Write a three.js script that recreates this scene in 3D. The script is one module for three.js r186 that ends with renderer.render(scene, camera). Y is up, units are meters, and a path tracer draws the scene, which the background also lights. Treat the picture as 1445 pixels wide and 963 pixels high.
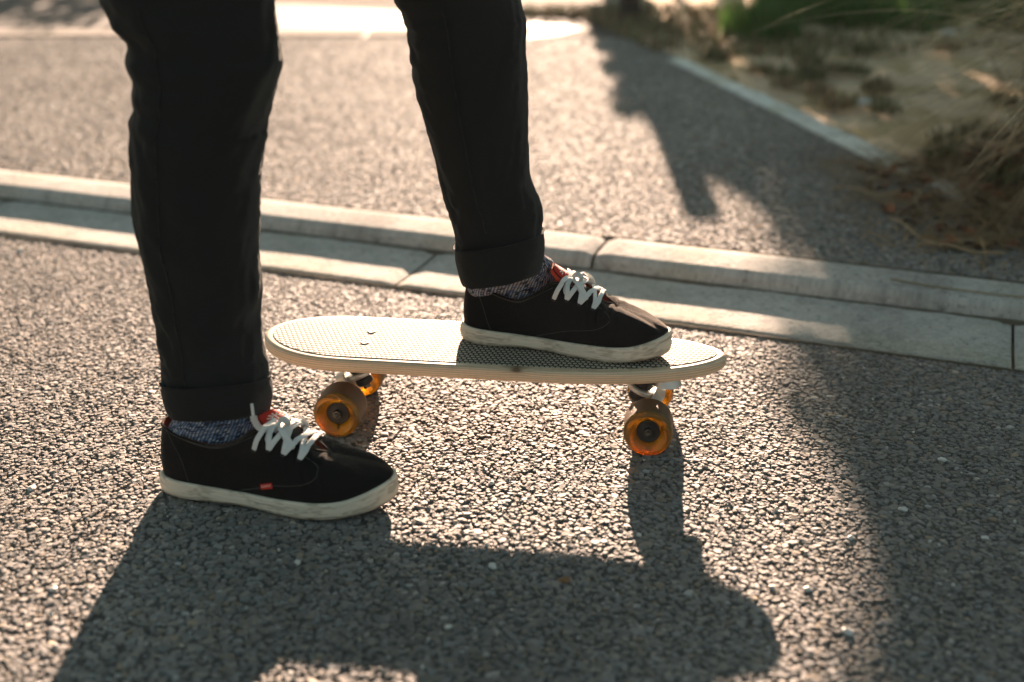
import * as THREE from 'three';
import { MarchingCubes } from 'three/addons/objects/MarchingCubes.js';
import { mergeGeometries } from 'three/addons/utils/BufferGeometryUtils.js';
import { RoundedBoxGeometry } from 'three/addons/geometries/RoundedBoxGeometry.js';
import { ImprovedNoise } from 'three/addons/math/ImprovedNoise.js';

// ---------------------------------------------------------------- camera, sky, sun, exposure
const scene = new THREE.Scene();
const camera = new THREE.PerspectiveCamera(31.63, 1024 / 682, 0.05, 900);
const PITCH = THREE.MathUtils.degToRad(22.4);
camera.position.set(0, 0.75, 0);
camera.lookAt(0, 0.75 - Math.sin(PITCH), -Math.cos(PITCH));
camera.focus = 1.6;
camera.userData.fStop = 2.2;
scene.add(camera);

const renderer = new THREE.WebGLRenderer({ antialias: true });
renderer.setSize(1024, 682);
renderer.toneMapping = THREE.LinearToneMapping;
renderer.toneMappingExposure = 6.2;
renderer.shadowMap.enabled = true;

const SUN_EL = THREE.MathUtils.degToRad(12.6), SUN_AZ = THREE.MathUtils.degToRad(2.2);   // azimuth to the right of straight ahead
const sunDir = new THREE.Vector3(Math.sin(SUN_AZ) * Math.cos(SUN_EL), Math.sin(SUN_EL), -Math.cos(SUN_AZ) * Math.cos(SUN_EL));
const sun = new THREE.DirectionalLight(0xffdcc0, 5);
sun.position.copy(sunDir).multiplyScalar(30);
sun.castShadow = true;
sun.shadow.mapSize.set(4096, 4096);
Object.assign(sun.shadow.camera, { left: -8, right: 8, top: 8, bottom: -8, near: 1, far: 60 });
scene.add(sun, sun.target);

{ // clear late-afternoon sky: a warm glow round the sun, pale horizon, cool blue above
  const W = 512, H = 256, d = new Float32Array(W * H * 4), v = new THREE.Vector3();
  for (let j = 0; j < H; j++) for (let i = 0; i < W; i++) {
    const lat = ((j + 0.5) / H - 0.5) * Math.PI, lon = ((i + 0.5) / W - 0.5) * Math.PI * 2;
    v.set(Math.cos(lat) * Math.cos(lon), Math.sin(lat), Math.cos(lat) * Math.sin(lon));
    const c = Math.max(-1, Math.min(1, v.dot(sunDir))), ang = Math.acos(c), e = Math.max(0, v.y);
    const hz = Math.exp(-e * 5.5), glow = 1.5 * Math.exp(-ang * 4.2) + 0.4 * Math.exp(-ang * 1.5);
    const up = v.y > 0 ? 1 : 0.35, k = (j * W + i) * 4;
    d[k] = (0.155 + 0.285 * hz + glow * 1.15) * up;
    d[k + 1] = (0.272 + 0.33 * hz + glow * 0.9) * up;
    d[k + 2] = (0.305 + 0.295 * hz + glow * 0.62) * up;
    d[k + 3] = 1;
  }
  const sky = new THREE.DataTexture(d, W, H, THREE.RGBAFormat, THREE.FloatType);
  sky.mapping = THREE.EquirectangularReflectionMapping;
  sky.magFilter = sky.minFilter = THREE.LinearFilter;
  sky.needsUpdate = true;
  scene.background = sky; scene.environment = sky;
  scene.backgroundIntensity = scene.environmentIntensity = 0.134;
}

// ---------------------------------------------------------------- helpers
const { sin, cos, PI, abs, min, max, sqrt, pow, exp, floor, hypot } = Math;
const V3 = (x, y, z) => new THREE.Vector3(x, y, z);
const lerp = (a, b, t) => a + (b - a) * t, clamp = (x, a = 0, b = 1) => min(b, max(a, x));
const smooth = (a, b, x) => { const t = clamp((x - a) / (b - a)); return t * t * (3 - 2 * t); };
function rng(seed) { let s = seed >>> 0; return () => { s = (s + 0x6D2B79F5) | 0; let t = Math.imul(s ^ (s >>> 15), 1 | s); t = (t + Math.imul(t ^ (t >>> 7), 61 | t)) ^ t; return ((t ^ (t >>> 14)) >>> 0) / 4294967296; }; }
const perlin = new ImprovedNoise();
const pn = (x, y, z = 0) => perlin.noise(x + 100.3, y + 57.7, z + 31.1);
const fbm = (x, y, z = 0, o = 4) => { let s = 0, a = 0.5; for (let i = 0; i < o; i++) { s += a * pn(x, y, z + i * 7.1); x *= 2.03; y *= 2.03; z *= 2.03; a *= 0.5; } return s; };
// noise that repeats over the unit square, freq cells a side
function tileNoise(seed) {
  const g = new Map(), h = (i, j, f) => { const k = ((i % f) + f) % f + (((j % f) + f) % f) * 4099 + f * 7919 + seed * 104729; let t = Math.imul(k ^ 0x9E3779B9, 0x85EBCA6B); t ^= t >>> 13; t = Math.imul(t, 0xC2B2AE35); t ^= t >>> 16; return (t >>> 0) / 4294967296; };
  return (u, v, f, f2 = f) => { const x = u * f, y = v * f2, i = floor(x), j = floor(y), a = x - i, b = y - j, s = a * a * (3 - 2 * a), t = b * b * (3 - 2 * b);
    const H = (p, q) => h(((p % f) + f) % f, ((q % f2) + f2) % f2, 4001); return lerp(lerp(H(i, j), H(i + 1, j), s), lerp(H(i, j + 1), H(i + 1, j + 1), s), t); };
}
function tex(w, h, fn, { srgb = true, repeat = [1, 1] } = {}) {
  const d = new Uint8Array(w * h * 4), toS = x => 255 * (x <= 0.0031308 ? 12.92 * x : 1.055 * pow(x, 1 / 2.4) - 0.055);
  for (let j = 0; j < h; j++) for (let i = 0; i < w; i++) {
    const c = fn((i + 0.5) / w, (j + 0.5) / h), k = (j * w + i) * 4, a = typeof c === 'number' ? [c, c, c] : c;
    for (let n = 0; n < 3; n++) d[k + n] = srgb ? toS(clamp(a[n])) : 255 * clamp(a[n]);
    d[k + 3] = 255;
  }
  const t = new THREE.DataTexture(d, w, h, THREE.RGBAFormat);
  t.wrapS = t.wrapT = THREE.RepeatWrapping; t.magFilter = THREE.LinearFilter; t.minFilter = THREE.LinearMipmapLinearFilter; t.generateMipmaps = true;
  if (srgb) t.colorSpace = THREE.SRGBColorSpace;
  t.repeat.set(...repeat); t.needsUpdate = true; return t;
}
const scl = (t, x, y = x) => { const c = t.clone(); c.repeat.set(x, y); c.needsUpdate = true; return c; };
const lin = (r, g, b) => new THREE.Color().setRGB(r, g, b);
const std = o => new THREE.MeshStandardMaterial(o), phys = o => new THREE.MeshPhysicalMaterial(o);
const names = {};
function numbered(n) { const k = names[n] = (names[n] ?? -1) + 1; return k ? `${n}_${String(k).padStart(3, '0')}` : n; }
function tag(o, label, category, group) { o.userData.label = label; o.userData.category = category; if (group) o.userData.group = group; return o; }
function part(name, geo, mat, parent) { const m = new THREE.Mesh(geo, mat); m.name = name; m.castShadow = m.receiveShadow = true; parent.add(m); return m; }
function thing(name, label, category, pos = [0, 0, 0], turn = 0, group) { const g = new THREE.Group(); g.name = numbered(name); g.position.set(...pos); g.rotation.y = turn; scene.add(g); return tag(g, label, category, group); }
function struct(name, geo, mat) { const m = geo ? new THREE.Mesh(geo, mat) : new THREE.Group(); m.name = name; m.castShadow = m.receiveShadow = true; m.userData.kind = 'structure'; scene.add(m); return m; }
// a grid of points fn(i, j) -> [x, y, z] as a mesh; closeU joins the last column to the first
function grid(nu, nv, fn, { closeU = false, uv = null, flip = false } = {}) {
  const P = [], U = [], I = [], cu = nu + 1;
  for (let j = 0; j <= nv; j++) for (let i = 0; i <= nu; i++) { const p = fn(closeU && i === nu ? 0 : i, j); P.push(p[0], p[1], p[2]); const t = uv ? uv(i, j, p) : [i / nu, j / nv]; U.push(t[0], t[1]); }
  for (let j = 0; j < nv; j++) for (let i = 0; i < nu; i++) { const a = j * cu + i, b = a + 1, c = a + cu, d = c + 1; if (flip) I.push(a, c, b, b, c, d); else I.push(a, b, c, b, d, c); }
  const g = new THREE.BufferGeometry();
  g.setAttribute('position', new THREE.Float32BufferAttribute(P, 3)); g.setAttribute('uv', new THREE.Float32BufferAttribute(U, 2)); g.setIndex(I); g.computeVertexNormals();
  if (closeU) { const n = g.attributes.normal; for (let j = 0; j <= nv; j++) { const a = j * cu, b = a + nu; const x = n.getX(a) + n.getX(b), y = n.getY(a) + n.getY(b), z = n.getZ(a) + n.getZ(b), l = hypot(x, y, z) || 1; n.setXYZ(a, x / l, y / l, z / l); n.setXYZ(b, x / l, y / l, z / l); } }
  return g;
}
const catmull = (pts, closed = false) => new THREE.CatmullRomCurve3(pts.map(p => p.isVector3 ? p : V3(...p)), closed, 'catmullrom', 0.5);
// flat ribbon along points with given up-normals
function ribbon(pts, ups, w, t, n = 24, twistless = true) {
  const c = catmull(pts), cu = catmull(ups), prof = [];
  const m = 10; for (let i = 0; i < m; i++) { const a = i / m * 2 * PI, x = cos(a), y = sin(a); prof.push([Math.sign(x) * pow(abs(x), 0.45) * w / 2, Math.sign(y) * pow(abs(y), 0.8) * t / 2]); }
  const rows = [];
  for (let j = 0; j <= n; j++) { const p = c.getPoint(j / n), T = c.getTangent(j / n), N = cu.getPoint(j / n); const B = V3().crossVectors(T, N).normalize(); N.crossVectors(B, T).normalize(); rows.push([p, B, N]); }
  const body = grid(m, n + 2, (i, j) => { const k = clamp(j - 1, 0, n), [p, B, N] = rows[k], e = (j === 0 || j === n + 2) ? 0 : 1, q = prof[i % m]; return [p.x + (B.x * q[0] + N.x * q[1]) * e, p.y + (B.y * q[0] + N.y * q[1]) * e, p.z + (B.z * q[0] + N.z * q[1]) * e]; }, { closeU: true, uv: (i, j) => [i / m, j / n * 8] });
  return body;
}

// ---------------------------------------------------------------- materials
const n1 = tileNoise(1), n2 = tileNoise(2), n3 = tileNoise(3), n4 = tileNoise(4);
const f4 = (n, u, v, f) => 0.5 * n(u, v, f) + 0.27 * n(u, v, f * 2) + 0.15 * n(u, v, f * 4) + 0.08 * n(u, v, f * 8);
const speck = tex(512, 512, (u, v) => { const a = n1(u, v, 128), b = n2(u, v, 256), c = f4(n3, u, v, 6); return clamp(0.25 + 0.9 * pow(a, 1.5) * b + 0.35 * (c - 0.5)); }, { srgb: false });
const bitumenMap = tex(512, 512, (u, v) => { const a = pow(n1(u, v, 96), 2.2), b = n2(u, v, 200), c = f4(n3, u, v, 5); const k = 0.05 + 0.05 * a + 0.03 * b * c; return [k * 1.05, k, k * 0.95]; });
const concreteMap = tex(512, 512, (u, v) => { const a = f4(n1, u, v, 4), b = n2(u, v, 180), c = n3(u, v, 60), s = smooth(0.62, 0.8, f4(n4, u, v, 9)); const pit = smooth(0.8, 0.92, n1(u, v, 110)), t2 = smooth(0.5, 0.75, f4(n2, u, v, 3)); const k = (0.42 + 0.26 * (a - 0.5) + 0.12 * (b - 0.5) + 0.1 * (c - 0.5) - 0.08 * s) * (1 - 0.35 * pit); return [k * lerp(1.03, 0.97, t2), k * lerp(1, 0.93, t2), k * lerp(0.95, 0.82, t2)]; });
const concreteBump = tex(512, 512, (u, v) => 0.5 + 0.5 * (n2(u, v, 200) - 0.5) + 0.4 * (n3(u, v, 90) - 0.5) + 0.4 * (f4(n1, u, v, 12) - 0.5), { srgb: false });
const M = {};
M.bitumen = std({ map: scl(bitumenMap, 1 / 0.7), bumpMap: scl(speck, 1 / 0.7), bumpScale: 0.004, roughness: 0.75 });
M.chip = phys({ color: lin(1, 1, 1), roughness: 0.77, specularIntensity: 1, ior: 1.8 });
M.concrete = phys({ map: scl(concreteMap, 1 / 0.6), bumpMap: scl(concreteBump, 1 / 0.35), bumpScale: 0.0018, roughness: 0.95, specularIntensity: 0.3 });
M.silt = std({ color: lin(0.11, 0.09, 0.065), roughness: 1 });
const dirtMap = tex(512, 512, (u, v) => { const a = f4(n1, u, v, 5), b = n2(u, v, 120), g = smooth(0.5, 0.62, f4(n4, u, v, 11)), s = smooth(0.7, 0.85, n3(u, v, 90)); const k = 0.62 + 0.3 * (a - 0.5) + 0.18 * (b - 0.5) + 0.12 * s; return [k * lerp(1.2, 0.8, g), k * lerp(0.9, 0.58, g), k * lerp(0.62, 0.32, g)]; });
M.dirt = std({ map: scl(dirtMap, 1 / 1.3), bumpMap: scl(speck, 1 / 0.6), bumpScale: 0.012, roughness: 1 });
M.ground = std({ map: scl(dirtMap, 1 / 2.1), roughness: 1 });
const suedeBump = tex(256, 256, (u, v) => 0.5 + 0.5 * (n1(u, v, 120) - 0.5) + 0.5 * (n2(u, v, 50) - 0.5), { srgb: false });
M.suede = phys({ color: lin(0.0105, 0.0105, 0.0105), roughness: 0.95, specularIntensity: 0.3, sheen: 1, sheenColor: lin(1, 0.8, 0.64), sheenRoughness: 0.45, bumpMap: scl(suedeBump, 12), bumpScale: 0.0006 });
M.seam = std({ color: lin(0.06, 0.065, 0.062), roughness: 0.9 });
M.lining = std({ color: lin(0.32, 0.05, 0.025), roughness: 0.9 });
M.redlabel = std({ color: lin(0.6, 0.05, 0.018), roughness: 0.75 });
const soleMap = tex(1024, 128, (u, v) => { const st = n1(u, v, 40, 12), dirt = smooth(0.5, 0.78, 0.6 * n2(u, v, 34, 5) + 0.4 * n3(u, v, 120, 16)), scuff = smooth(0.78, 0.9, n4(u, v, 40, 14)) ; const low = smooth(0.45, 0.05, v), k = 0.7 + 0.08 * (st - 0.5); const d = clamp(0.42 * dirt + 0.6 * low * n2(u, v, 60, 3) + 0.45 * scuff * n1(u, v, 14, 3)); return [lerp(k * 1.1, 0.23, d), lerp(k * 0.96, 0.165, d), lerp(k * 0.77, 0.095, d)]; });
M.rubber = std({ map: soleMap, roughness: 0.62 });
M.outsole = std({ color: lin(0.25, 0.2, 0.14), roughness: 0.8 });
const laceBump = tex(64, 64, (u, v) => 0.5 + 0.25 * sin(u * 2 * PI * 8 + (floor(v * 16) % 2) * PI) + 0.2 * sin(v * 2 * PI * 16), { srgb: false });
M.lace = std({ color: lin(0.8, 0.8, 0.78), roughness: 0.9, bumpMap: laceBump, bumpScale: 0.0005 });
M.aglet = std({ color: lin(0.7, 0.72, 0.7), roughness: 0.35 });
const twill = tex(128, 128, (u, v) => 0.5 + 0.4 * sin((u + v) * 2 * PI * 16) + 0.2 * (n1(u, v, 60) - 0.5), { srgb: false });
M.cotton = phys({ color: lin(0.017, 0.0205, 0.021), roughness: 0.9, specularIntensity: 0.35, sheen: 0.9, sheenColor: lin(0.42, 0.45, 0.44), sheenRoughness: 0.3, bumpMap: scl(twill, 1 / 0.022), bumpScale: 0.0004 });
M.jacket = std({ color: lin(0.03, 0.032, 0.035), roughness: 0.9 });
M.skin = phys({ color: lin(0.55, 0.33, 0.24), roughness: 0.55 });
M.hair = std({ color: lin(0.035, 0.022, 0.014), roughness: 0.7 });
const knit = (cols, seed) => { const r = rng(seed), cell = {}; return tex(256, 256, (u, v) => { // ribbed marl knit: wales in u, stitches in v
  const W = 24, Sx = 44, c = floor(u * W), fu = u * W - c, lean = (fu - 0.5) * 0.9, y = v * Sx + abs(lean), s = floor(y), fy = y - s, key = (c % W) + ',' + (s % Sx);
  cell[key] ??= cols[floor(r() * cols.length)]; const b = pow(max(0, sin(PI * fu)), 1.5) * pow(max(0, sin(PI * fy)), 0.5); const q = cell[key]; const k = lerp(0.1, 1, b); return [q[0] * k, q[1] * k, q[2] * k]; }); };
const sockBump = tex(256, 256, (u, v) => { const fu = (u * 24) % 1, y = v * 44 + abs(fu - 0.5) * 0.9, fy = y % 1; return pow(max(0, sin(PI * fu)), 0.7) * pow(max(0, sin(PI * fy)), 0.5); }, { srgb: false });
M.sockBlue = phys({ map: knit([[0.16, 0.26, 0.48], [0.34, 0.46, 0.68], [0.6, 0.68, 0.8], [0.04, 0.06, 0.12], [0.2, 0.31, 0.52]], 3), bumpMap: sockBump, bumpScale: 0.0016, roughness: 0.95, sheen: 0.6, sheenColor: lin(0.4, 0.45, 0.55), sheenRoughness: 0.5 });
M.sockMarl = phys({ map: knit([[0.42, 0.46, 0.62], [0.72, 0.69, 0.68], [0.2, 0.24, 0.42], [0.6, 0.44, 0.42], [0.05, 0.05, 0.08], [0.55, 0.6, 0.74]], 8), bumpMap: sockBump, bumpScale: 0.0016, roughness: 0.95, sheen: 0.6, sheenColor: lin(0.5, 0.48, 0.5), sheenRoughness: 0.5 });
// ash wood: u runs along the board (0.7 m), v across
const woodMap = tex(1024, 256, (u, v) => {
  const warp = 0.05 * (n1(u, v, 4, 3) - 0.5) + 0.02 * (n2(u, v, 9, 6) - 0.5), kx = (u - 0.565) / 0.02, ky = (v - 0.60) / 0.16, kd = kx * kx + ky * ky;
  const y = v + warp + 0.07 * exp(-kd * 0.5) * Math.sign(v - 0.6), ring = 0.5 + 0.5 * sin(2 * PI * (y * 11 + 1.2 * n3(u, y, 3, 4)));
  const fibre = n4(u, v, 40, 128), pore = smooth(0.78, 0.95, n2(u, v, 90, 200));
  let k = 0.92 + 0.3 * (ring - 0.5) + 0.24 * (fibre - 0.5) - 0.26 * pore;
  const core = exp(-kd * 5), halo = exp(-kd * 0.9);
  const c = [0.76 * k, 0.565 * k, 0.38 * k], dk = clamp(0.9 * core + 0.38 * halo * (0.5 + n1(u, v, 60, 40)));
  return [lerp(c[0], 0.16, dk), lerp(c[1], 0.085, dk), lerp(c[2], 0.035, dk)];
});
M.wood = phys({ map: woodMap, roughness: 0.42, clearcoat: 0.35, clearcoatRoughness: 0.3 });
// printed scales on the board's top, one tile 12 x 12 mm: cream scales with dark brown outlines, rows half a step apart
const scaleTile = tex(128, 128, (u, v) => {
  let k = 1; const X = u * 2, Y = v * 2;
  const cellAt = (X, Y) => { const row = floor(Y), fx = (((X + (row % 2 ? 0.5 : 0)) % 1) + 1) % 1 - 0.5, fy = Y - row; return [fx, fy]; };
  const [fx, fy] = cellAt(X, Y); const d = hypot(fx * 1.02, (fy - 0.55) * 0.95); k = smooth(0.46, 0.30, d); const cut = smooth(0.10, 0.02, abs(fx + 0.5 * (fy - 0.55))) * smooth(0.2, 0.0, fy - 0.55); k *= 1 - 0.75 * cut * (fy < 0.55 ? 1 : 0.2);
  return [lerp(0.045, 0.5, k), lerp(0.026, 0.455, k), lerp(0.013, 0.37, k)];
});
const scaleBump = tex(128, 128, (u, v) => { const Y = v * 2, row = floor(Y), fx = (((u * 2 + (row % 2 ? 0.5 : 0)) % 1) + 1) % 1 - 0.5, fy = Y - row; return smooth(0.5, 0.2, hypot(fx, fy - 0.55)); }, { srgb: false });
M.print = phys({ map: scl(scaleTile, 1 / 0.0142, 1 / 0.0146), bumpMap: scl(scaleBump, 1 / 0.0142, 1 / 0.0146), bumpScale: 0.0006, roughness: 0.7, specularIntensity: 0.5 });
M.steel = std({ color: lin(0.62, 0.63, 0.6), metalness: 1, roughness: 0.32 });
M.castmetal = std({ color: lin(0.66, 0.68, 0.66), metalness: 0.85, roughness: 0.42 });
M.tread = phys({ color: lin(0.11, 0.062, 0.028), roughness: 0.5, bumpMap: scl(speck, 3, 1), bumpScale: 0.0004, specularIntensity: 0.6 });
M.black = std({ color: lin(0.012, 0.012, 0.012), roughness: 0.55 });
M.darksteel = std({ color: lin(0.12, 0.115, 0.1), metalness: 0.9, roughness: 0.4 });
M.urethane = phys({ color: lin(0.8, 0.59, 0.07), roughness: 0.25, transmission: 0.9, thickness: 0.02, ior: 1.45, attenuationColor: lin(0.8, 0.58, 0.09), attenuationDistance: 0.02 });

// ---------------------------------------------------------------- the setting
// kerb frame: U along the kerb (to the right and towards the camera), N away from the camera
const KA = THREE.MathUtils.degToRad(20.8), KO = V3(0, 0, -1.995), KU = V3(cos(KA), 0, sin(KA)), KN = V3(sin(KA), 0, -cos(KA));
const kp = (u, n, y = 0) => V3(KO.x + KU.x * u + KN.x * n, y, KO.z + KU.z * u + KN.z * n);
const toN = (x, z) => (x - KO.x) * KN.x + (z - KO.z) * KN.z, toU = (x, z) => (x - KO.x) * KU.x + (z - KO.z) * KU.z;
const HI = 0.03;   // height of the path beyond the kerb
function sheet(u0, u1, n0, n1_, y, nu = 1, nn = 1) { return grid(nu, nn, (i, j) => { const p = kp(lerp(u0, u1, i / nu), lerp(n0, n1_, j / nn), y); return [p.x, p.y, p.z]; }, { uv: (i, j, p) => [p[0], p[2]], flip: false }); }
struct('ground', grid(40, 40, (i, j) => { const x = (i / 20 - 1), z = (j / 20 - 1), f = t => Math.sign(t) * pow(abs(t), 3) * 320; return [f(x), -0.03, -f(z)]; }, { uv: (i, j, p) => [p[0], p[2]] }), M.ground);
const road = struct('road', sheet(-9, 9, -9, -0.003, -0.0016, 4, 4), M.bitumen);
// the asphalt path beyond the kerb is bounded on the right by the edging strip
const EDGE = [[0.600, -4.42], [0.66, -4.14], [0.80, -3.50], [0.975, -2.70], [1.09, -2.30], [1.17, -1.96]];
const edgeX = z => { for (let i = 0; i < EDGE.length - 1; i++) { const [x0, z0] = EDGE[i], [x1, z1] = EDGE[i + 1]; if (z <= z1 || i === EDGE.length - 2) return lerp(x0, x1, (z - z0) / (z1 - z0)); } };
const FARZ = -4.98;
const path = struct('path', grid(60, 40, (i, j) => {
  const n = lerp(0.333, 3.4, j / 40); let u = lerp(-7, 1.3, i / 60); const p = kp(u, n, HI - 0.0022); return [p.x, p.y + 0.002 * pn(p.x * 3, p.z * 3), p.z]; }, { uv: (i, j, p) => [p[0] + 0.37, p[2]] }), M.bitumen);

// stones of the asphalt, a few shapes shared by all copies
function chipGeo(seed) { // a broken stone worn flat on top: an uneven many-sided prism with a chamfered rim
  const r = rng(seed), n = 5 + floor(r() * 4), P = [], ang = [], rad = []; let a = 0;
  for (let i = 0; i < n; i++) { a += (0.5 + r()); ang.push(a); rad.push(0.72 + 0.5 * r()); }
  const k = 2 * PI / (a + 0.5), sx = 0.8 + 0.5 * r(), sz = 0.75 + 0.4 * r();
  const ring = (f, y, jy, q) => ang.map((t, i) => { const c = rng(seed * 50 + i + q), R0 = rad[i] * f * (0.94 + 0.12 * c()); return [R0 * cos(t * k) * sx, y + jy * (c() - 0.5), R0 * sin(t * k) * sz]; });
  const A = ring(1.02, -0.9, 0, 1), B = ring(1, 0.05, 0.3, 2), C = ring(0.74, 0.4, 0.22, 3), T = [0.2 * (r() - 0.5), 0.44 + 0.1 * (r() - 0.5), 0.2 * (r() - 0.5)];
  for (let i = 0; i < n; i++) { const j = (i + 1) % n; P.push(...A[i], ...B[i], ...A[j], ...B[i], ...B[j], ...A[j], ...B[i], ...C[i], ...B[j], ...C[i], ...C[j], ...B[j], ...C[i], ...T, ...C[j]); }
  const g = new THREE.BufferGeometry(); g.setAttribute('position', new THREE.Float32BufferAttribute(P, 3)); g.setAttribute('uv', new THREE.Float32BufferAttribute(new Float32Array(P.length / 3 * 2), 2)); g.computeVertexNormals(); return g;
}
const chips = [1, 2, 3, 4, 5, 6, 7, 8].map(k => chipGeo(k * 17 + 5));
M.pathchip = phys({ color: lin(1, 1, 1), roughness: 0.82, specularIntensity: 0.9, ior: 1.6 });
function chippings(parent, name, spots, seed, tone, mat = M.chip) {
  const r = rng(seed), per = chips.map(() => []);
  for (const s of spots) per[floor(r() * chips.length)].push(s);
  const m = new THREE.Matrix4(), q = new THREE.Quaternion(), e = new THREE.Euler(), c = new THREE.Color();
  per.forEach((list, k) => {
    const im = new THREE.InstancedMesh(chips[k], mat, list.length); im.name = name; im.castShadow = im.receiveShadow = true; im.userData.kind = 'stuff';
    list.forEach(([x, y, z, s, b], i) => {
      e.set((r() - 0.5) * 0.26, r() * 6.283, (r() - 0.5) * 0.26); q.setFromEuler(e);
      const h = min(s * (0.5 + 0.4 * r()), 0.0034); m.compose(V3(x, y - h * 0.44, z), q, V3(s, h, s)); im.setMatrixAt(i, m);
      const t = tone(x, z) * (b || (0.68 + 0.6 * pow(r(), 1.5) + (r() < 0.025 ? 0.9 : 0))), w = (r() - 0.5) * 0.16 + (r() < 0.06 ? 0.2 : 0); c.setRGB(t * (1.09 + w), t, t * (0.92 - w)); im.setColorAt(i, c);
    });
    parent.add(im);
  });
}
{
  const r = rng(77), spots = [], S = 0.0069;
  for (let z = -3.2; z < -0.55; z += S * 0.87) { const hw = 0.47 * abs(z) + 0.75; for (let x = -hw; x < hw; x += S) {
    const X = x + (r() - 0.5) * S * 0.9, Z = z + (r() - 0.5) * S * 0.9, n = toN(X, Z); if (n > -0.004) continue;
    if (r() < 0.06 + 0.08 * pn(X * 14, Z * 14)) continue;
    const bw = 0.0009 * fbm(X * 9, Z * 9);
    spots.push([X, 0.0006 + bw - 0.0015 * r() * r(), Z, S * (0.36 + 0.4 * r() + (r() < 0.2 ? 0.5 * r() : 0))]);
    for (let k = 0; k < 2; k++) if (r() < 0.6) spots.push([X + (r() - 0.5) * S * 1.2, 0.0004 - 0.0016 * r(), Z + (r() - 0.5) * S * 1.2, S * (0.14 + 0.2 * r())]);
  } }
  chippings(road, 'aggregate', spots, 5, (x, z) => 0.175 * (1 + 0.5 * fbm(x * 2.2, z * 2.2)));
  const far = [];
  for (let z = -5.3; z < -1.6;) { const S2 = 0.0095 + 0.0022 * clamp((abs(z) - 2.4) / 2.5), hw = 0.45 * abs(z) + 0.6; for (let x = -hw; x < hw; x += S2) {
    const X = x + (r() - 0.5) * S2 * 0.9, Z = z + (r() - 0.5) * S2 * 0.9, n = toN(X, Z); if (n < 0.336 || X > edgeX(Z) + 0.03 || Z < FARZ + 0.02 || r() < 0.1) continue;
    far.push([X, HI + 0.001 - 0.002 * r() * r(), Z, S2 * (0.42 + 0.4 * r())]);
  } z += S2 * 0.87; }
  chippings(path, 'aggregate', far, 9, (x, z) => 0.24 * (1 + 0.5 * fbm(x * 1.6, z * 1.6)), M.pathchip);
}
// kerb stones and gutter slabs, one mesh each, with open joints
const gutter = struct('gutter'); const kerb = struct('kerb');
{
  const slab = (len, seed) => { const nu = 48, nv = 12; return grid(nu, nv, (i, j) => { const u = lerp(0, len, i / nu); const t = j / nv; let n, y; 
      if (j === 0) { n = 0; y = -0.05; } else { const k = (j - 1) / (nv - 1); n = lerp(0.0, 0.212, k); y = 0.0035 - 0.004 * sin(PI * k) + 0.003 * k + 0.0012 * fbm(u * 5 + seed, n * 9); const e = min(u, len - u); y -= 0.004 * exp(-e / 0.004); if (j === 1) { y -= 0.003; n += 0.002 * pn(u * 30, seed); } }
      return [u, y, -n]; }, { uv: (i, j, p) => [p[0] + seed * 0.31, p[2]], flip: false }); };
  const stone = (len, seed) => { const prof = [[0.205, -0.06], [0.209, 0.0], [0.2125, 0.012]]; for (let a = 0; a <= 8; a++) { const t = a / 8 * PI / 2; prof.push([0.236 - 0.022 * cos(t), 0.014 + 0.019 * sin(t)]); } prof.push([0.28, 0.0355], [0.31, 0.036], [0.325, 0.035], [0.331, 0.030], [0.332, -0.05]);
    const nu = 48, nv = prof.length - 1; return grid(nu, nv + 0, (i, j) => { let u = lerp(0, len, i / nu); const e = min(u, len - u), r = exp(-e / 0.004); const [n, y] = prof[j]; return [u, y - (j > 2 && j < nv - 1 ? 0.005 * r : 0) + (j > 2 ? 0.0012 * fbm(u * 4 + seed * 3, n * 8) : 0), -(n + (j > 1 && j < 10 ? 0.0018 * fbm(u * 6 + seed, y * 20) + 0.004 * r : 0))]; }, { uv: (i, j, p) => [p[0] + seed * 0.43, p[2] * 1 + p[1]], flip: false }); };
  const rad = -KA;
  const put = (m, u) => { const p = kp(u, 0); m.position.copy(p); m.rotation.y = rad; };
  [-5.556, -4.492, -3.428, -2.364, -1.300, -0.236, 0.828, 1.892, 2.956].forEach((u, i) => put(part('slab', slab(1.059, i), M.concrete, gutter), u + 0.0025));
  for (let i = -6; i < 4; i++) put(part('kerb_stone', stone(0.909, i + 7), M.concrete, kerb), 0.08 + i * 0.915 + 0.003);
  // silt and grit lodged where the kerb meets the gutter and along both asphalt edges
  const silt = (n0, w, y, seed, amp) => grid(500, 3, (i, j) => { const u = lerp(-3.4, 2.2, i / 500), k = w * clamp(0.45 + amp * fbm(u * 5, seed) + 0.5 * fbm(u * 31, seed)), t = j / 3; const p = kp(u, n0 + (t - 0.5) * k * 2, y + (j === 1 || j === 2 ? 0.002 + 0.002 * fbm(u * 60, seed) : -0.003)); return [p.x, p.y, p.z]; });
  const s = new THREE.Mesh(mergeGeometries([silt(0.204, 0.013, 0.0062, 1.3, 1.6), silt(0.334, 0.006, HI + 0.003, 4.1, 1.2), silt(-0.003, 0.005, 0.001, 8.2, 1.2)]), M.silt);
  s.name = 'gutter_silt'; s.castShadow = s.receiveShadow = true; s.userData.kind = 'stuff'; tag(s, 'dark brown silt lodged along the joints of the kerb and gutter', 'silt'); scene.add(s);
}
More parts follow.
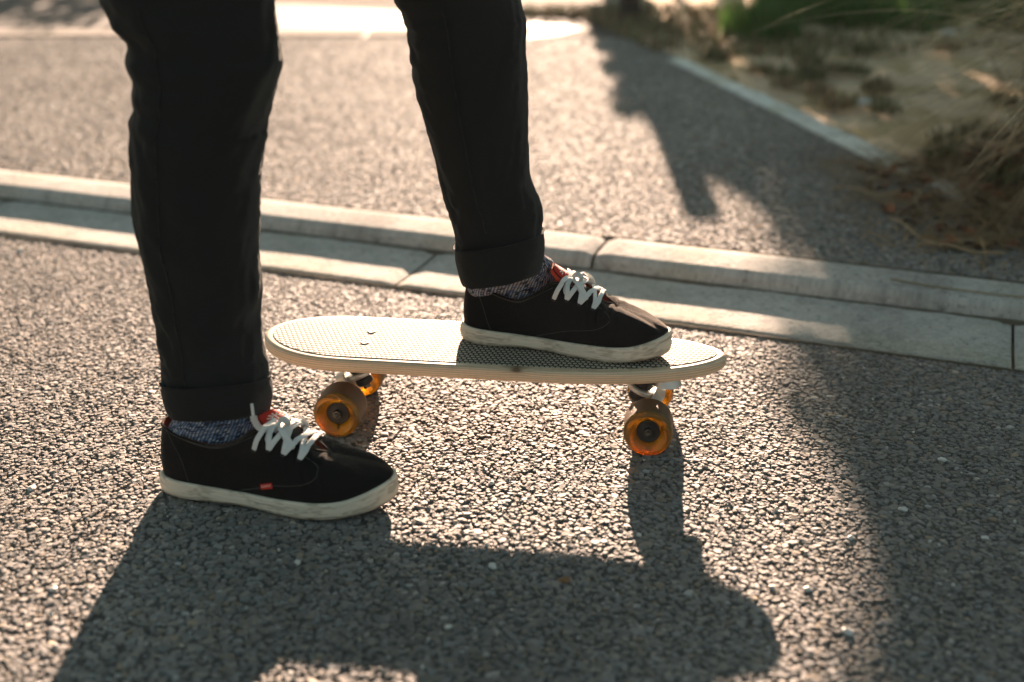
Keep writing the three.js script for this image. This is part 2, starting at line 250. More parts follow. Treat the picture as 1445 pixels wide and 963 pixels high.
// pale edging strip between the path and the dirt verge
{
  const edging = struct('edging'); const c = catmull(EDGE.map(([x, z]) => [x, HI, z])), L = c.getLength(), n = 3.95;
  for (let k = 0; k < 3; k++) {
    const g = grid(6, 14, (i, j) => { const t = lerp(k / n + 0.002, (k + 1) / n - 0.002, j / 14), p = c.getPointAt(t), T = c.getTangentAt(t), w = 0.038 + 0.008 * fbm(t * 30, k), pr = [[-1, -0.04], [-1, 0.003], [-0.86, 0.007], [0, 0.0085], [0.86, 0.007], [1, 0.003], [1, -0.04]][i]; return [p.x + T.z * pr[0] * -w, p.y + pr[1] + 0.0015 * fbm(p.z * 8, pr[0]), p.z + T.x * pr[0] * w]; }, { uv: (i, j, p) => [p[0], p[2]], flip: false });
    part('edging_block', g, M.edge ??= std({ map: scl(concreteMap, 1 / 0.5), color: lin(1.7, 1.75, 1.75), bumpMap: scl(concreteBump, 3), bumpScale: 0.002, roughness: 0.85 }), edging);
  }
}
// dry earth verge right of the strip
struct('dirt_verge', grid(110, 110, (i, j) => { const z = lerp(-5.15, -1.2, j / 110), x0 = edgeX(max(z, -4.42)) - (z < -4.42 ? (-4.42 - z) * 0.25 : 0) + 0.02, n = 0; let x = lerp(x0, x0 + 6, pow(i / 110, 1.6)); 
  let y = HI + 0.006 + 0.05 * max(0, fbm(x * 1.3, z * 1.3)) + 0.018 * fbm(x * 7, z * 7) + 0.05 * smooth(0.1, 1.6, x - x0); if (i === 0) y = HI - 0.02; if (toN(x, z) < 0.34) y = -0.05; return [x, y, z]; }, { uv: (i, j, p) => [p[0], p[2]] }), M.dirt);
// far side: kerb band, road beyond, sunlit concrete apron
{
  const fk = struct('far_kerb'); for (let k = 0; k < 6; k++) { const b = new RoundedBoxGeometry(0.93, 0.09, 0.2, 2, 0.015); const m = part('kerb_stone', b, M.farkerb ??= std({ map: scl(concreteMap, 2), color: lin(0.42, 0.39, 0.36), roughness: 1 }), fk); m.position.set(-0.13 - k * 0.938, HI - 0.040, FARZ - 0.11); }
  struct('far_road', grid(20, 20, (i, j) => [lerp(-16, 0.30, i / 20), HI - 0.004, lerp(FARZ - 0.2, -26, j / 20)], { uv: (i, j, p) => [p[0], p[2]] }), phys({ specularIntensity: 0.25, map: scl(concreteMap, 0.8), color: lin(0.26, 0.245, 0.235), bumpMap: scl(speck, 1 / 0.5), bumpScale: 0.004, roughness: 1 }));
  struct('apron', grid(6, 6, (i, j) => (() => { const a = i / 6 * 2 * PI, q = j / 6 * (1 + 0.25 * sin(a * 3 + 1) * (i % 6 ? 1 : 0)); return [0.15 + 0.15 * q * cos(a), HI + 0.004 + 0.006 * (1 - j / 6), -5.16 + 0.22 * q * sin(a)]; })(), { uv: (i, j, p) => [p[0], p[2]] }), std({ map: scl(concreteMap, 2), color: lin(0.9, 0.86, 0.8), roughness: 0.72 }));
  struct('far_pavement', grid(20, 20, (i, j) => [lerp(-0.1, 0.62, i / 20), HI + 0.012, lerp(-5.62, -8.5, j / 20)], { uv: (i, j, p) => [p[0], p[2]] }), std({ map: scl(concreteMap, 1), color: lin(0.55, 0.5, 0.42), roughness: 1 }));
}

// ---------------------------------------------------------------- skateboard
const BY = THREE.MathUtils.degToRad(-7.5);
const board = thing('skateboard', 'pale ash wood cruiser skateboard with amber wheels under the raised front foot', 'skateboard', [-0.029, 0, -1.536], BY);
{
  const L = 0.642, HW = 0.0825, TOP = 0.1125, TH = 0.0205, x0 = -L / 2;
  const halfW = x => { const a = clamp((x - x0) / 0.125), b = clamp((L / 2 - x) / 0.25); return HW * pow(max(0, 1 - pow(1 - a, 2.15)), 0.52) * pow(max(0, 1 - pow(1 - b, 2.15)), 0.54); };
  const N = 220, out = [];
  for (let i = 0; i < N; i++) { const t = i / N * 2 * PI, x = -L / 2 * cos(t), w = halfW(x) * (sin(t) >= 0 ? 1 : -1); out.push([x, w]); }
  // even out the spacing
  const oc = new THREE.CatmullRomCurve3(out.map(([x, z]) => V3(x, 0, z)), true), NP = 260, pts = oc.getSpacedPoints(NP).slice(0, NP);
  const nor = pts.map((p, i) => { const a = pts[(i + NP - 1) % NP], b = pts[(i + 1) % NP], t = V3().subVectors(b, a).normalize(); return V3(t.z, 0, -t.x).multiplyScalar(-1); });
  if (nor[0].x > 0) nor.forEach(n => n.negate());
  const lift = x => 0.004 * pow(clamp((-0.16 - x) / 0.16), 2) + 0.003 * pow(clamp((x - 0.2) / 0.12), 2);
  const ringAt = (inset, y) => pts.map((p, i) => V3(p.x - nor[i].x * inset, y + lift(p.x), p.z - nor[i].z * inset));
  const prof = [[0.016, TOP - TH], [0.010, TOP - TH + 0.0004]];
  for (let a = 0; a <= 6; a++) { const t = a / 6 * PI / 2; prof.push([0.008 * (1 - sin(t)) , TOP - TH + 0.0078 * (1 - cos(t)) + 0.0006]); }
  for (let a = 0; a <= 6; a++) { const t = a / 6 * PI / 2; prof.push([0.0062 * (1 - cos(t)), TOP - 0.0062 * (1 - sin(t))]); }
  prof.push([0.012, TOP]);
  const rings = prof.map(([a, y]) => ringAt(a, y));
  const wall = grid(NP, rings.length - 1, (i, j) => { const p = rings[j][i % NP]; return [p.x, p.y, p.z]; }, { closeU: true, uv: (i, j, p) => [p[0] / 0.7 + 0.5, (p[1] - TOP + TH) / 0.034 + 0.05 + Math.sign(p[2]) * 0.0] });
  const cap = (ring, up, uvf) => { const sh = ring.map(p => new THREE.Vector2(p.x, p.z)), f = THREE.ShapeUtils.triangulateShape(sh, []), g = new THREE.BufferGeometry(), P = [], U = [], I = [];
    ring.forEach(p => { P.push(p.x, p.y, p.z); U.push(...uvf(p)); }); f.forEach(([a, b, c]) => { const A = sh[a], B = sh[b], C = sh[c], cr = (B.x - A.x) * (C.y - A.y) - (B.y - A.y) * (C.x - A.x); if ((cr > 0) === up) I.push(a, c, b); else I.push(a, b, c); });
    g.setAttribute('position', new THREE.Float32BufferAttribute(P, 3)); g.setAttribute('uv', new THREE.Float32BufferAttribute(U, 2)); g.setIndex(I); g.computeVertexNormals(); return g; };
  const wuv = p => [p.x / 0.7 + 0.5, p.z / 0.25 + 0.2];
  const deck = part('deck', mergeGeometries([wall, cap(rings[rings.length - 1], true, wuv), cap(rings[0], false, wuv)]), M.wood, board);
  const pr = ringAt(0.0125, TOP + 0.0008), pr0 = ringAt(0.0119, TOP + 0.0001);
  const rim = grid(NP, 1, (i, j) => { const p = (j ? pr : pr0)[i % NP]; return [p.x, p.y, p.z]; }, { closeU: true, uv: (i, j, p) => [p[0], p[2]] });
  part('printed_top', mergeGeometries([rim, cap(pr, true, p => [p.x, p.z])]), M.print, deck);
  for (const tx of [-0.2, 0.2215]) for (const bx of [-0.0265, 0.0265]) for (const bz of [-0.0206, 0.0206]) {
    const b = new THREE.LatheGeometry([[0.0014, 0.0006], [0.0018, 0.0013], [0.005, 0.0016], [0.006, 0.001], [0.0061, -0.001]].map(q => new THREE.Vector2(...q)), 20);
    const m = part('bolt', b, M.darksteel, deck); m.position.set(tx + bx, TOP + 0.0005, bz);
    const s = new THREE.CylinderGeometry(0.0023, 0.0023, 0.0008, 6); s.translate(0, 0.0007, 0); m.geometry = b; part('bolt_socket', s, M.black, deck).position.copy(m.position);
  }
  // trucks
  const bot = TOP - TH, AX = 0.0325;
  for (const [tx, dir] of [[-0.2, 1], [0.2215, -1]]) {
    const t = new THREE.Group(); t.name = 'truck'; t.position.set(tx, 0, 0); board.add(t);
    const plate = new RoundedBoxGeometry(0.085, 0.007, 0.055, 3, 0.003); plate.translate(0, bot - 0.0035, 0);
    const tower = new THREE.CylinderGeometry(0.014, 0.02, 0.02, 24); tower.translate(-dir * 0.022, bot - 0.015, 0);
    part('baseplate', mergeGeometries([plate.index ? plate.toNonIndexed() : plate, tower.toNonIndexed()]), M.castmetal, t);
    // hanger: a broad triangular web with the axle tube along its lower edge and a ring for the bushings
    const sh = new THREE.Shape(); sh.moveTo(-0.042, -0.006); sh.lineTo(0.042, -0.006); sh.quadraticCurveTo(0.044, 0.004, 0.036, 0.006); sh.quadraticCurveTo(0.02, 0.010, 0.017, 0.026); sh.quadraticCurveTo(0.0, 0.034, -0.017, 0.026); sh.quadraticCurveTo(-0.02, 0.010, -0.036, 0.006); sh.quadraticCurveTo(-0.044, 0.004, -0.042, -0.006);
    const web = new THREE.ExtrudeGeometry(sh, { depth: 0.011, bevelEnabled: true, bevelSize: 0.002, bevelThickness: 0.002, bevelSegments: 3, curveSegments: 10 }); web.translate(0, 0, -0.0055); web.rotateY(PI / 2); web.rotateZ(dir * 0.5); web.translate(0, AX, 0);
    const tube = new THREE.CylinderGeometry(0.0075, 0.0075, 0.088, 20); tube.rotateX(PI / 2); tube.translate(0, AX, 0);
    const seat = new THREE.LatheGeometry([[0.006, -0.004], [0.019, -0.004], [0.0205, 0], [0.019, 0.004], [0.006, 0.004]].map(q => new THREE.Vector2(...q)), 28); seat.rotateZ(dir * 0.42); seat.translate(dir * 0.013, bot - 0.033, 0);
    part('hanger', mergeGeometries([web.index ? web.toNonIndexed() : web, tube.toNonIndexed(), seat.toNonIndexed()]), M.castmetal, t);
    const b1 = new THREE.LatheGeometry([[0.004, -0.007], [0.0135, -0.007], [0.0155, -0.004], [0.0155, 0.004], [0.0135, 0.007], [0.004, 0.007]].map(q => new THREE.Vector2(...q)), 28);
    const bush = part('bushing', b1, M.black, t); bush.rotation.z = dir * 0.42; bush.position.set(dir * 0.009, bot - 0.0205, 0); bush.scale.y = 1.45;
    const b2 = part('bushing', b1, M.black, t); b2.rotation.z = dir * 0.42; b2.position.set(dir * 0.0175, bot - 0.0445, 0); b2.scale.set(0.8, 0.8, 0.8);
    const kn = new THREE.CylinderGeometry(0.006, 0.006, 0.006, 6); kn.rotateZ(dir * 0.42); kn.translate(dir * 0.0205, bot - 0.0525, 0); part('kingpin_nut', kn, M.darksteel, t);
    const ax = new THREE.CylinderGeometry(0.004, 0.004, 0.176, 16); ax.rotateX(PI / 2); ax.translate(0, AX, 0); part('axle', ax, M.darksteel, t);
    for (const s of [-1, 1]) {
      const w = new THREE.Group(); w.name = 'wheel'; w.position.set(tx, AX, s * 0.0665); w.rotation.x = s > 0 ? PI / 2 : -PI / 2; w.rotation.order = 'XYZ'; board.add(w);
      const R = 0.0325, H = 0.0245, q = [[0.0156, -H + 0.008], [0.0162, -H + 0.004], [0.021, -H + 0.001], [0.0255, -H]];
      for (let a = 0; a <= 6; a++) { const t2 = a / 6 * PI / 2; q.push([R - 0.006 * (1 - sin(t2)), -H + 0.006 * (1 - cos(t2))]); }
      for (let a = 0; a <= 6; a++) { const t2 = a / 6 * PI / 2; q.push([R - 0.006 * (1 - cos(t2)), H - 0.006 * (1 - sin(t2))]); }
      q.push([0.0255, H], [0.0245, H - 0.0005], [0.0212, H - 0.0035], [0.0185, H - 0.0066], [0.0174, H - 0.0085], [0.0168, H - 0.0115], [0.0156, H - 0.0118], [0.0156, -H + 0.008]);
      part('tyre', new THREE.LatheGeometry(q.map(p => new THREE.Vector2(...p)), 72), M.urethane, w);
      part('tread', new THREE.LatheGeometry([[R - 0.0016, -H + 0.0026], [R - 0.0002, -H + 0.0058], [R + 0.0003, -H + 0.0075], [R + 0.0003, H - 0.0085], [R - 0.0001, H - 0.0062], [R - 0.0012, H - 0.0034]].map(p => new THREE.Vector2(...p)), 72), M.tread, w);
      const hub = new THREE.LatheGeometry([[0.0042, -H + 0.009], [0.0153, -H + 0.009], [0.0153, H - 0.0119], [0.0160, H - 0.0112], [0.0160, H - 0.0098], [0.0142, H - 0.0092], [0.0128, H - 0.0112], [0.0062, H - 0.0102], [0.0058, H - 0.009], [0.0042, H - 0.009]].map(p => new THREE.Vector2(...p)), 40); part('bearing', hub, M.black, w);
      const nut = new THREE.CylinderGeometry(0.0062, 0.0066, 0.006, 6); nut.translate(0, H - 0.0065, 0); const tip = new THREE.SphereGeometry(0.0038, 16, 8, 0, 2 * PI, 0, PI / 2); tip.translate(0, H - 0.0035, 0); part('axle_nut', mergeGeometries([nut.toNonIndexed(), tip.toNonIndexed()]), M.darksteel, w);
    }
  }
}

// ---------------------------------------------------------------- person
const person = thing('person', 'person in black rolled-up trousers and black suede shoes, left foot on the skateboard', 'person', [-0.33, 0, -1.4]);
const P0 = V3(-0.33, 0, -1.4);
// everything below is given in world metres and moved into the person's frame
const local = g => { g.translate(-P0.x, -P0.y, -P0.z); return g; };

// --- shoes: built heel-to-toe along +x, q to the right is +z; lat = +1 when the outer side faces the camera
const emblem = (() => { const c = document.createElement('canvas'); c.width = c.height = 128; const x = c.getContext('2d'); x.fillStyle = '#c5260f'; x.fillRect(0, 0, 128, 128); x.strokeStyle = x.fillStyle = '#ecdcd2'; x.lineWidth = 9; x.lineCap = 'round';
  x.translate(64, 78); for (let i = 0; i < 7; i++) { const a = PI + PI * i / 6; x.beginPath(); x.moveTo(cos(a) * 30, sin(a) * 34); x.lineTo(cos(a) * 40, sin(a) * 46); x.stroke(); } x.lineWidth = 8; x.beginPath(); x.arc(0, -4, 20, PI * 0.95, PI * 2.05); x.stroke(); x.beginPath(); x.moveTo(0, -22); x.lineTo(0, 24); x.stroke(); x.beginPath(); x.moveTo(-22, 24); x.lineTo(22, 24); x.stroke();
  const t = new THREE.CanvasTexture(c); t.colorSpace = THREE.SRGBColorSpace; return t; })();
const tagTex = (() => { const c = document.createElement('canvas'); c.width = 192; c.height = 80; const x = c.getContext('2d'); x.fillStyle = '#cf2c12'; x.fillRect(0, 0, 192, 80); x.fillStyle = '#f0ddd4'; x.font = 'bold 38px sans-serif'; x.textAlign = 'center'; x.textBaseline = 'middle'; x.fillText('ELEMENT', 88, 38, 150); const t = new THREE.CanvasTexture(c); t.colorSpace = THREE.SRGBColorSpace; return t; })();
M.emblem = std({ map: emblem, roughness: 0.8 }); M.tag = std({ map: tagTex, roughness: 0.8 });

function buildShoe(lat, opts) {
  const root = new THREE.Group(); root.name = 'shoe'; person.add(root);
  const L = 0.3;
  // plan outline: heel, outer side, toe, inner side
  const outer = [[0, 0], [0.003, 0.014], [0.012, 0.0255], [0.03, 0.033], [0.06, 0.0365], [0.10, 0.038], [0.14, 0.0425], [0.175, 0.049], [0.205, 0.0515], [0.235, 0.048], [0.262, 0.038], [0.283, 0.0235], [0.296, 0.006]];
  const inner = [[0.2995, -0.010], [0.294, -0.027], [0.278, -0.041], [0.255, -0.0495], [0.225, -0.0525], [0.195, -0.050], [0.165, -0.0435], [0.13, -0.0365], [0.095, -0.0335], [0.06, -0.034], [0.03, -0.032], [0.012, -0.0245], [0.003, -0.013]];
  const oc = new THREE.CatmullRomCurve3([...outer, ...inner].map(([s, q]) => V3(s, 0, q * lat)), true), NP = 240, pts = oc.getSpacedPoints(NP).slice(0, NP);
  const nor = pts.map((p, i) => { const a = pts[(i + NP - 1) % NP], b = pts[(i + 1) % NP], t = V3().subVectors(b, a).normalize(); const n = V3(t.z, 0, -t.x); return n; });
  { const c = V3(0.13, 0, 0); let s = 0; pts.forEach((p, i) => { s += nor[i].dot(V3().subVectors(p, c)); }); if (s < 0) nor.forEach(n => n.negate()); }
  const hs = s => 0.0235 - 0.0045 * smooth(0.03, 0.11, s) + 0.003 * smooth(0.13, 0.2, s) + 0.006 * smooth(0.24, 0.3, s);
  const spring = s => 0.011 * pow(clamp((s - 0.205) / 0.095), 1.8) + 0.0025 * pow(clamp((0.04 - s) / 0.04), 2) + 0.0015 * smooth(0.04, 0.09, s) * smooth(0.17, 0.12, s);
  const prof = [[0.012, 0.0006, 0], [0.0045, 0, 0], [0.0015, 0.0012, 0], [0.0002, 0.0036, 0], [-0.0006, 0.3, 1], [-0.0003, 0.55, 1], [0.0, 0.70, 1], [0.0011, 0.715, 1], [0.0003, 0.735, 1], [0.0009, 0.9, 1], [0.0019, 0.97, 1], [0.0036, 1.0, 1], [0.0058, 0.98, 1], [0.007, 0.86, 1]];
  const solePt = (i, j) => { const p = pts[i % NP], n = nor[i % NP], [ins, y, rel] = prof[j], h = hs(p.x), s = spring(p.x); const Y = s + (rel ? y * h : y), wob = rel ? 0.0005 * fbm(p.x * 40 + (p.z > 0 ? 9 : 0), y * 3) : 0; return [p.x - n.x * (ins + wob), Y, p.z - n.z * (ins + wob)]; };
  let per = 0; const arc = pts.map((p, i) => { const a = per; per += p.distanceTo(pts[(i + 1) % NP]); return a; });
  const sole = grid(NP, prof.length - 1, solePt, { closeU: true, uv: (i, j) => [(i === NP ? per : arc[i]) / 0.7 + opts.seed * 0.37, prof[j][2] ? 0.12 + prof[j][1] * 0.86 : 0.06], flip: false });
  part('sole', sole, M.rubber, root);
  // bottom
  { const sh = pts.map((p, i) => new THREE.Vector2(p.x - nor[i].x * 0.0119, p.z - nor[i].z * 0.0119)), f = THREE.ShapeUtils.triangulateShape(sh, []), P = [], I = []; sh.forEach(p => P.push(p.x, 0.0007 + spring(p.x), p.y)); f.forEach(t => I.push(...t)); const g = new THREE.BufferGeometry(); g.setAttribute('position', new THREE.Float32BufferAttribute(P, 3)); g.setAttribute('uv', new THREE.Float32BufferAttribute(sh.flatMap(p => [p.x, p.y]), 2)); g.setIndex(I); g.computeVertexNormals(); part('outsole', g, M.outsole, root); }
  // upper: blends from the sole edge to the collar-and-throat opening
  const side = (k) => [[0.011, 0, 0.089], [0.017, 0.016, 0.0885], [0.046, 0.0285, 0.082], [0.088, 0.0315, 0.0765 - (k < 0 ? 0.005 : 0)], [0.118, 0.0305, 0.086], [0.139, 0.0265, 0.1], [0.158, 0.0205, 0.0945], [0.178, 0.0165, 0.085], [0.200, 0.012, 0.0745], [0.222, 0.0, 0.0655]];
  const sS = [0, 0.006, 0.043, 0.09, 0.125, 0.155, 0.185, 0.215, 0.257, 0.3];
  const opO = catmull(side(1).map(([s, q, y]) => V3(s, y, q * lat))), opI = catmull(side(-1).map(([s, q, y]) => V3(s, y, -q * lat)));
  const tOf = s => { let k = 0; while (k < sS.length - 2 && s > sS[k + 1]) k++; return (k + clamp((s - sS[k]) / (sS[k + 1] - sS[k]))) / (sS.length - 1); };
  const iToe = pts.reduce((b, p, i) => p.x > pts[b].x ? i : b, 0);
  const openPt = i => { const p = pts[i % NP], onOuter = i <= iToe; return (onOuter ? opO : opI).getPoint(tOf(p.x)); };
  const opens = pts.map((p, i) => openPt(i));
  const up = (fi, v) => { const i0 = floor(fi) % NP, i1 = (i0 + 1) % NP, f = fi - floor(fi), one = i => {
      const p = pts[i], n = nor[i], h = hs(p.x), P = V3(p.x - n.x * 0.0052, h * 0.97 + spring(p.x), p.z - n.z * 0.0052), Q = opens[i], dy = Q.y - P.y, hx = P.x - Q.x, hz = P.z - Q.z, tip = smooth(0.45, 0.95, n.x), box = smooth(0.2, 0.25, p.x) * (1 - tip);
      const A = V3(P.x + n.x * 0.003, P.y + dy * (0.42 + 0.12 * box - 0.17 * tip), P.z + n.z * 0.003), sp = 0.42 + 0.16 * box + 0.05 * tip, B = V3(Q.x + hx * sp, Q.y - dy * (0.22 + 0.02 * box + 0.13 * tip), Q.z + hz * sp);
      const a = 1 - v, w = [a * a * a, 3 * a * a * v, 3 * a * v * v, v * v * v]; return V3(P.x * w[0] + A.x * w[1] + B.x * w[2] + Q.x * w[3], P.y * w[0] + A.y * w[1] + B.y * w[2] + Q.y * w[3], P.z * w[0] + A.z * w[1] + B.z * w[2] + Q.z * w[3]); };
    return one(i0).lerp(one(i1), f); };
  const upN = (fi, v) => { const e = 0.02, a = up((fi + 1) % NP, v).sub(up((fi - 1 + NP) % NP, v)), b = up(fi, min(1, v + e)).sub(up(fi, max(0, v - e))), n = a.cross(b).normalize(); const c = up(fi, v).sub(V3(0.13, 0.02, 0)); return n.dot(c) < 0 ? n.negate() : n; };
  const NV = 44;
  const upper = grid(NP, NV, (i, j) => { const v = j / NV, p = up(i % NP, v), n = upN(i % NP, v);
    let d = 0.0006 * fbm(p.x * 60, p.y * 60, p.z * 60); const flex = smooth(0.16, 0.19, p.x) * smooth(0.245, 0.215, p.x); d += 0.0011 * flex * sin(p.x * 520 + p.y * 120 + 3 * pn(p.z * 40, p.y * 30)) * smooth(0.1, 0.5, v);
    return [p.x + n.x * d, p.y + n.y * d, p.z + n.z * d]; }, { closeU: true, uv: (i, j) => [i / NP, j / NV * 0.15] });
  const upperM = part('upper', upper, M.suede, root);
  // padded rim and lining inside the opening
  const ringPts = pts.map((p, i) => opens[i].clone());
  const rimC = new THREE.CatmullRomCurve3(ringPts.filter((p, i) => i % 3 === 0), true);
  part('collar_rim', new THREE.TubeGeometry(rimC, 200, 0.0019, 8, true), M.suede, root);
  part('lining', grid(NP, 5, (i, j) => { const p = opens[i % NP], k = j / 5, c = V3(clamp(p.x, 0.05, 0.2), 0, 0), d = V3().subVectors(c, p); d.y = 0; d.normalize(); return [p.x + d.x * (0.0016 + 0.004 * k), p.y + 0.0004 - 0.03 * k + (j === 0 ? 0.0014 : 0), p.z + d.z * (0.0016 + 0.004 * k)]; }, { closeU: true }), M.lining, root);
  // stitched seams
  const iAt = (s, outerSide) => { let b = 0, bd = 9; for (let i = 0; i < NP; i++) { const on = i <= iToe; if (on !== outerSide) continue; const d = abs(pts[i].x - s); if (d < bd) { bd = d; b = i; } } return b; };
  const seamTube = (list) => { const c = catmull(list.map(([i, v]) => { const n = upN(i, v); return up(i, v).addScaledVector(n, 0.0004); })); return new THREE.TubeGeometry(c, 90, 0.00055, 5, false); };
  const seams = [];
  for (const o of [true, false]) {
    const I = s => iAt(s, o), I2 = s => iAt(s, o);
    seams.push(seamTube([[I(0.166), 0.185], [I(0.185), 0.22], [I(0.205), 0.28], [I(0.222), 0.38], [I(0.233), 0.50], [I(0.236), 0.62], [I(0.231), 0.72], [I(0.222), 0.80]]));
    seams.push(seamTube([[I(0.118), 0.03], [I(0.14), 0.11], [I(0.153), 0.15], [I(0.166), 0.185]]));
    seams.push(seamTube([[I(0.05), 0.02], [I(0.046), 0.25], [I(0.040), 0.5], [I(0.03), 0.75], [I(0.02), 0.97]]));
    seams.push(seamTube([[I(0.03), 0.955], [I(0.06), 0.94], [I(0.09), 0.93], [I(0.115), 0.93], [I(0.135), 0.92], [I(0.15), 0.90]]));
  }
  part('stitching', mergeGeometries(seams), M.seam, root);
  // tongue
  const tw = opts.tongueTwist;
  const TG = (a, v, off) => { // a across -1..1, v along 0..1 from vamp to top
    const s = lerp(0.218, opts.tongueTop[0], v), y = lerp(0.056, opts.tongueTop[1], v) + 0.002 * sin(PI * v), w = lerp(0.011, 0.018, smooth(0, 0.75, v)) * (1 - 0.35 * pow(max(0, (v - 0.86) / 0.14), 2)), ang = a * 0.95, yaw = tw * smooth(0.6, 1, v);
    const dirN = V3(0.62, 0.78, 0).normalize(), ac = w * sin(ang) / sin(0.95), dp = w * (cos(ang) - 1) * 0.75 + off;
    let X = dirN.x * dp, Y = dirN.y * dp, Z = ac; const c = cos(yaw), d = sin(yaw); return V3(s + X * c + Z * d, y + Y, opts.tongueShift * v + Z * c - X * d); };
  part('tongue', mergeGeometries([grid(16, 30, (i, j) => { const p = TG(i / 8 - 1, j / 30, 0.002); return [p.x, p.y, p.z]; }), grid(16, 4, (i, j) => { const p = TG(i / 8 - 1, 1 + (j / 4) * 0.012 * sin(PI * j / 4), 0.002 - 0.0045 * j / 4); return [p.x, p.y, p.z]; })]), M.suede, root);
  part('tongue_lining', mergeGeometries([grid(16, 30, (i, j) => { const p = TG((i / 8 - 1) * 1.03, j / 30, -0.0025); return [p.x, p.y, p.z]; }), grid(4, 30, (i, j) => { const p = TG(-1.02, j / 30, 0.002 - 0.0045 * i / 4); return [p.x, p.y, p.z]; }), grid(4, 30, (i, j) => { const p = TG(1.02, j / 30, 0.002 - 0.0045 * i / 4); return [p.x, p.y, p.z]; }), grid(16, 3, (i, j) => { const p = TG(i / 8 - 1, 1.003, 0.0026 - 0.0056 * j / 3); return [p.x, p.y, p.z]; })]), M.redlabel, root);
  part('tongue_label', grid(12, 10, (i, j) => { const p = TG(lerp(-0.95, 0.95, i / 12), lerp(0.76, 0.985, j / 10), 0.0032); return [p.x, p.y, p.z]; }, { uv: (i, j) => [lat > 0 ? i / 12 : 1 - i / 12, j / 10] }), M.emblem, root);
  // eyelets and laces
  const eyeS = [0.194, 0.176, 0.158, 0.140], E = { o: [], i: [] };
  for (const [key, o] of [['o', true], ['i', false]]) for (let k = 0; k < 4; k++) {
    const want = eyeS[k]; let bi = 0, bd = 9; for (let i = 0; i < NP; i++) { if ((i <= iToe) !== o) continue; const p = up(i, 0.68); const d = abs(p.x - want); if (d < bd) { bd = d; bi = i; } }
    const p = up(bi, 0.68), n = upN(bi, 0.68); E[key].push({ 0: p, 1: n, i: bi, s: want, o }); const t = new THREE.TorusGeometry(0.0028, 0.0007, 6, 16); t.lookAt(n); t.translate(p.x + n.x * 0.0006, p.y + n.y * 0.0006, p.z + n.z * 0.0006); part('eyelet', t, M.black, root);
  }
  const topC = V3(0.55, 0.83, 0);
  const openAt = (want, o) => { let b = 0, bd = 9; for (let i = 0; i < NP; i++) { if ((i <= iToe) !== o) continue; const d = abs(opens[i].x - want); if (d < bd) { bd = d; b = i; } } return b; };
  const overTongue = (p, up) => { const v = clamp((0.218 - p.x) / (0.218 - opts.tongueTop[0])), t = TG(clamp(p.z / 0.016, -0.9, 0.9), v, 0.004 + up); return t[1] > p.y ? V3(p.x, t[1], p.z) : p; };
  const strap = (A, B, h, w = 0.0064) => { // lies on the upper from one eyelet, crosses the tongue, lies on the upper to the other eyelet
    const climb = (F, T) => { const e = openAt(min(0.212, lerp(F.s, T.s, 0.3) + 0.003), F.o), P = [], U = []; for (const t of [0, 0.45, 0.85]) { const fi = lerp(F.i, e, t), v = lerp(0.68, 1, t), n = upN(fi, v), p = up(fi, v).addScaledVector(n, 0.0004 + (0.0028 + h * 0.6) * smooth(0, 0.5, t)); P.push(p); U.push(n); } const q = up(e, 1); P.push(q.clone().addScaledVector(topC, 0.003 + h)); U.push(topC.clone()); return [P, U]; };
    const [pa, ua] = climb(A, B), [pb, ub] = climb(B, A), m = overTongue(pa[3].clone().lerp(pb[3], 0.5).addScaledVector(topC, 0.0015), h);
    return ribbon([...pa, m, ...pb.reverse()], [...ua, topC, ...ub.reverse()], w, 0.0015, 40); };
  const near = lat > 0 ? 'o' : 'i', farS = lat > 0 ? 'i' : 'o', straps = [];
  straps.push(strap(E[near][0], E[farS][0], 0.0022));
  for (let k = 1; k < 4; k++) { straps.push(strap(E[farS][k], E[near][k - 1], 0.001)); straps.push(strap(E[near][k], E[farS][k - 1], 0.0032)); }
  // knot and bow
  const kc = V3(0.167, 0.1015, 0.002);
  straps.push(ribbon([E[near][3][0], E[near][3][0].clone().lerp(kc, 0.5).addScaledVector(topC, 0.004), kc.clone()], [E[near][3][1], topC, topC], 0.0064, 0.0015, 20), ribbon([E[farS][3][0], E[farS][3][0].clone().lerp(kc, 0.5).addScaledVector(topC, 0.004), kc.clone()], [E[farS][3][1], topC, topC], 0.0064, 0.0015, 20));
  const K = (x, y, z) => kc.clone().add(V3(x, y, z));
  straps.push(ribbon([K(-0.006, 0.001, 0.004), K(0.000, 0.006, 0.004), K(0.006, 0.001, 0.004), K(0.002, -0.005, 0.004), K(-0.005, -0.002, 0.004)], [[-0.8, 0.3, 0.5], [0, 0.8, 0.6], [0.9, 0.2, 0.4], [0.2, -0.7, 0.7], [-0.8, -0.3, 0.5]], 0.0085, 0.0018, 30));
  straps.push(ribbon([K(0.004, 0.003, 0.008), K(0.003, 0.0045, 0.0), K(0.003, 0.002, -0.008)], [[0.5, 0.5, 0.7], [0.6, 0.8, 0], [0.5, 0.5, -0.7]], 0.009, 0.002, 14));
  const zs = 1; // loops hang on the side that faces the camera and on the far side
  straps.push(ribbon([K(0, 0, 0.003), K(0.002, -0.001, 0.016), K(0.010, -0.010, 0.020), K(0.0165, -0.020, 0.0225), K(0.013, -0.019, 0.022), K(0.006, -0.010, 0.017), K(0.001, -0.003, 0.010)], [[0.3, 0.9, 0.3], [0.3, 0.8, 0.5], [0.2, 0.6, 0.8], [0.6, -0.2, 0.8], [-0.2, -0.4, 0.2], [-0.2, -0.5, -0.2], [0.1, -0.6, 0.1]], 0.0075, 0.0015, 44));
